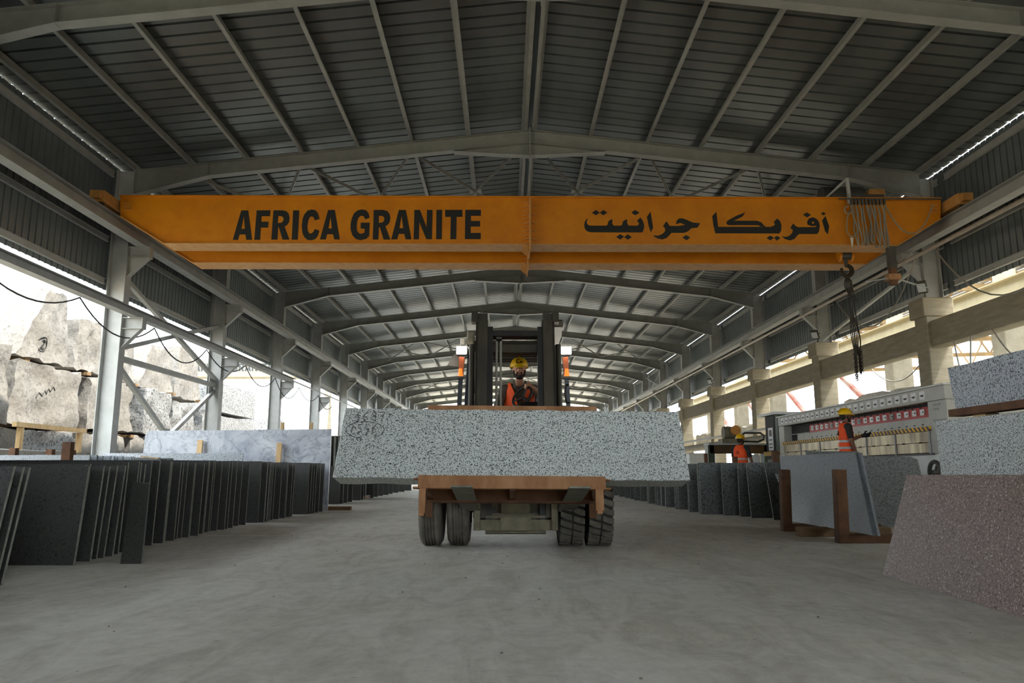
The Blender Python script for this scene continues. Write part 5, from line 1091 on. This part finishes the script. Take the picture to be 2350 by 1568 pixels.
# ================================================================== STONE YARD
def boulder(x0, x1, y0, y1, z0, z1, seed, amp, label, mat, tap=None, group='quarried stone blocks in the yard'):
    o = one(rough_box(x0, x1, y0, y1, z0, z1, seed, amp, (8,10,8), tap), 'stone_block', mat, label, 'stone block', group, kind='thing', smooth=38); return o
def taper(x0, x1, y0, y1, z0, z1, tx, ty, sh=0):
    cx, cy = (x0+x1)/2, (y0+y1)/2
    def f(p):
        t = (p.z-z0)/(z1-z0); return Vector((x1-(x1-p.x)*(1-tx*t), cy+(p.y-cy)*(1-ty*t)+sh*t, p.z))
    return f
BL = [ # x0,x1,y0,y1,z0,z1,taperx,tapery,shift,mat,label
 (-14.6,-12.0,18.35,21.75,2.0,3.55,.03,.03,0,stone_white,'broad cream stone block with dark scrawl, second course of the pile by the first column'),
 (-14.4,-11.7,14.6,18.2,1.95,3.75,.05,.05,0,stone_white,'cream stone block with red mark at the picture edge, second course of the pile'),
 (-14.6,-12.1,21.95,25.0,2.1,3.55,.04,.03,0,stone_white,'cream stone block hidden partly behind the first column, second course'),
 (-14.5,-12.0,25.2,27.6,2.1,3.6,.04,.04,0,stone_grey,'grey flecked stone block just past the first column, second course'),
 (-14.6,-12.2,27.8,30.2,2.1,3.4,.05,.05,0,stone_grey,'grey flecked stone block behind the brace crossing, second course'),
 (-14.4,-12.1,30.4,32.6,2.0,3.3,.05,.06,0,stone_grey,'tall narrow grey flecked stone block past the brace crossing, second course'),
 (-14.6,-12.2,15.0,18.3,3.9,6.0,.35,.30,.2,stone_white,'tall tapering pale stone block at the picture edge, top course'),
 (-14.8,-12.1,18.6,21.1,3.7,5.6,.30,.55,.35,stone_white,'tapering wedge of stone with a circled mark, top course of the pile'),
 (-14.6,-12.2,21.2,23.3,3.7,5.2,.25,.35,-.1,stone_white,'smooth pale stone block left of the first column, top course'),
 (-14.8,-12.3,23.4,25.3,3.65,5.0,.2,.25,0,stone_white,'pale stone block hidden by the first column, top course'),
 (-14.8,-12.4,25.6,28.4,3.7,5.2,.25,.3,.2,stone_white,'flecked stone block behind the upper diagonal strut, top course'),
 (-14.8,-12.5,28.7,31.4,3.65,5.6,.2,.3,-.2,stone_white,'tall pale stone block behind the second diagonal strut, top course'),
 (-14.6,-11.8,15.2,18.6,0,1.85,.04,.04,0,stone_white,'shaded stone block at the foot of the pile by the picture edge'),
 (-14.6,-12.0,18.8,21.4,0,1.9,.04,.10,.1,stone_grey,'flecked stone block at the foot of the pile behind the timber trestle'),
 (-14.6,-12.1,21.6,24.6,0,1.95,.04,.08,0,stone_white,'cream stone block at the foot of the pile by the first column'),
 (-14.6,-12.1,24.9,28.2,0,2.0,.04,.04,0,stone_white,'cream stone block at the foot of the pile behind the brace'),
 (-14.6,-12.2,28.4,32.6,0,1.9,.04,.04,0,stone_grey,'grey stone block at the foot of the pile near the marble'),
 (-16.2,-13.3,34.6,40.6,3.6,4.95,.01,.01,0,stone_grey,'long sawn grey block on top of the sawn stack'),
 (-16.2,-13.2,34.8,40.2,2.2,3.4,.01,.01,0,stone_grey,'long sawn grey block in the middle of the sawn stack'),
 (-16.2,-13.1,34.6,40.4,0,2.1,.01,.01,0,stone_white,'long sawn grey block at the bottom of the sawn stack'),
 (-15.5,-12.6,41.2,44.0,2.3,3.7,.3,.3,.2,stone_grey,'angular grey stone perched beside the sawn stack'),
 (-15.8,-12.6,41.0,45.5,0,2.2,.06,.06,0,stone_white,'broad pale stone under the perched angular one'),
 (-16.5,-13.2,46.5,51.0,0,3.0,.12,.15,0,stone_grey,'pale grey boulder between the second and third columns'),
 (-16.5,-13.4,52.0,57.0,0,2.6,.12,.15,0,stone_white,'pale boulder between the third and fourth columns'),
 (-19.5,-16.2,31,36,0,4.6,.10,.12,0,stone_white,'big pale block standing behind the pile near the sawn stack'),
]
for i, (x0,x1,y0,y1,z0,z1,tx,ty,sh,mt,lab) in enumerate(BL):
    if 'course' in lab: y0 += .12; y1 -= .12; ty += .10
    boulder(x0, x1, y0, y1, z0, z1, i+3, .02 if 'sawn' in lab else .10, lab, mt, taper(x0,x1,y0,y1,z0,z1,tx,ty,sh))
for i in range(6):
    for j, z in enumerate((1.93, 3.60)): one(MB().box(-14.3, -12.1, 16.2+i*2.9, 16.4+i*2.9, z+.0, z+.09), 'timber_bearer', wood_dk, f'{ordinal(i)} dark timber bearer between the {["bottom and second","second and top"][j]} courses of the stone pile', 'bearer', f'timber bearers {["low","high"][j]} in the stone pile')
for i in range(5):  # blocks out of view, added to shade the yard side slabs and floor
    y0 = -6.2+i*3.1
    one(rough_box(-8.22, -6.75, y0, y0+2.9, 0, 2.5, 60+i, .05, (4,6,4)), 'stone_block', stone_grey, f'unseen stone block added to shade the yard side slabs, {ordinal(i)} from the entrance', 'stone block', 'unseen stone blocks added for shade', kind='thing')
# painted marks on blocks
from mathutils.bvhtree import BVHTree
STN = [o for o in COL.objects if o.name.startswith('stone_block')]
def ymark(pts, lab, mat=black_paint, x=0, r_=.016):
    trees = [BVHTree.FromPolygons([Vector(v.co)+Vector(o.location) for v in o.data.vertices], [tuple(p.vertices) for p in o.data.polygons]) for o in STN]
    fine = []
    for (a, b), (c_, d_) in zip(pts[:-1], pts[1:]): fine += [(a+(c_-a)*i/4, b+(d_-b)*i/4) for i in range(4)]
    fine.append(pts[-1]); P = []
    for y, z in fine:
        hits = [t.ray_cast(Vector((-9.5, y, z)), Vector((-1,0,0)), 5) for t in trees]; hx = [h[0].x for h in hits if h[0] is not None]
        if hx: P.append((max(hx)+.008, y, z))
    if len(P) > 1: one(MB().tube(P, r_*.7, 6), 'paint_mark', mat, lab, 'mark')
ymark([(19.75+.17*math.cos(t), 4.12+.19*math.sin(t)) for t in [2*math.pi*i/14 for i in range(15)]], 'black painted ring on the tapering wedge of stone', x=-12.06)
ymark([(19.67,4.19),(19.75,4.24),(19.82,4.17),(19.70,4.03),(19.85,4.03)], 'black painted figure inside the ring on the wedge of stone', x=-12.06)
ymark([(19.5+.1*i, 2.75+.035*i+(.06 if i % 2 else -.06)) for i in range(9)], 'black scrawl on the broad cream stone block', x=-11.95)
ymark([(18.02,3.2),(18.06,3.36),(18.12,3.2)], 'small red painted letter on the stone at the picture edge', red_paint, x=-11.64, r_=.009)
# rough curb wall, timber frame, pallets
one(rough_box(-10.9, -10.4, 12.5, 34, 0, 1.30, 31, .05, (3,60,4)), 'curb', stone_white, 'rough white curb wall along the edge of the yard', kind='structure')
tf = root('timber_trestle', (-11.3, 19, 0), 'pale timber trestle standing before the foot of the stone pile', 'trestle')
for y in (17.9, 20.4): part(MB().box(-11.36, -11.26, y, y+.13, 0, 1.85), 'upright', wood, tf)
part(MB().box(-11.35, -11.25, 17.7, 20.7, 1.86, 1.97), 'top_rail', wood, tf); part(MB().box(-11.25, -11.19, 17.9, 20.53, .5, .62), 'bottom_rail', wood, tf)
# distant quarry bank
random.seed(5)
def bank(x0, x1, y0, y1, h, seed, lab):
    mb = MB(); n, m_ = 40, 10; P = []
    for j in range(m_+1):
        for i in range(n+1):
            t = j/m_; y = y0+(y1-y0)*i/n; x = x0+(x1-x0)*t
            z = h*math.sin(math.pi*t*.5)*(0.75+.5*noise.noise(Vector((y*.05, seed, t))))+noise.noise(Vector((x*.2, y*.2, seed)))*1.2*t
            P.append((x, y, max(z, -.1)))
    mb.add(P, [(j*(n+1)+i, j*(n+1)+i+1, (j+1)*(n+1)+i+1, (j+1)*(n+1)+i) for j in range(m_) for i in range(n)]); return one(mb, 'quarry_hill', stone_pale, lab, kind='structure')
bank(-45, -75, 30, 260, 17, 3, 'pale quarry bank rising behind the yard'); bank(-30, -60, 130, 300, 16, 9, 'distant pale quarry bank at the end of the yard')
# yard gantry crane with the same lettering
gc = root('gantry_crane', (-27, 76, 0), 'pale yard gantry crane with grey lettering beyond the stone blocks', 'crane')
pale_y = M('haze_toned_crane_paint', sc(138,132,116), sc(126,121,106), 2, .6); grey_l = M('grey_lettering', sc(48,52,56), rough=.6)  # distance haze put into the pale gantry paint
gz = 11.3; part(MB().box(-36, -17, 76, 76.6, gz-1.0, gz+.75), 'girder', pale_y, gc); part(MB().box(-36, -17, 78, 78.6, gz-1.0, gz+.75), 'girder', pale_y, gc)
for x in (-35, -18):
    for y in (75, 79.4): part(MB().bar((x, y, 0), (x, 77.3, gz-1.0), .45, .45), 'gantry_leg', pale_y, gc)
    part(MB().box(x-.3, x+.3, 74.5, 80, 0, .6), 'end_carriage', pale_y, gc)
for lp in LATIN: part(letter_mesh(lp, lambda a, b, c: (-31.2+(a+5.61)*1.55, 75.99+c, gz-.1+(b-5.86)*1.25), .01, 'letter'), 'letter', grey_l, gc)
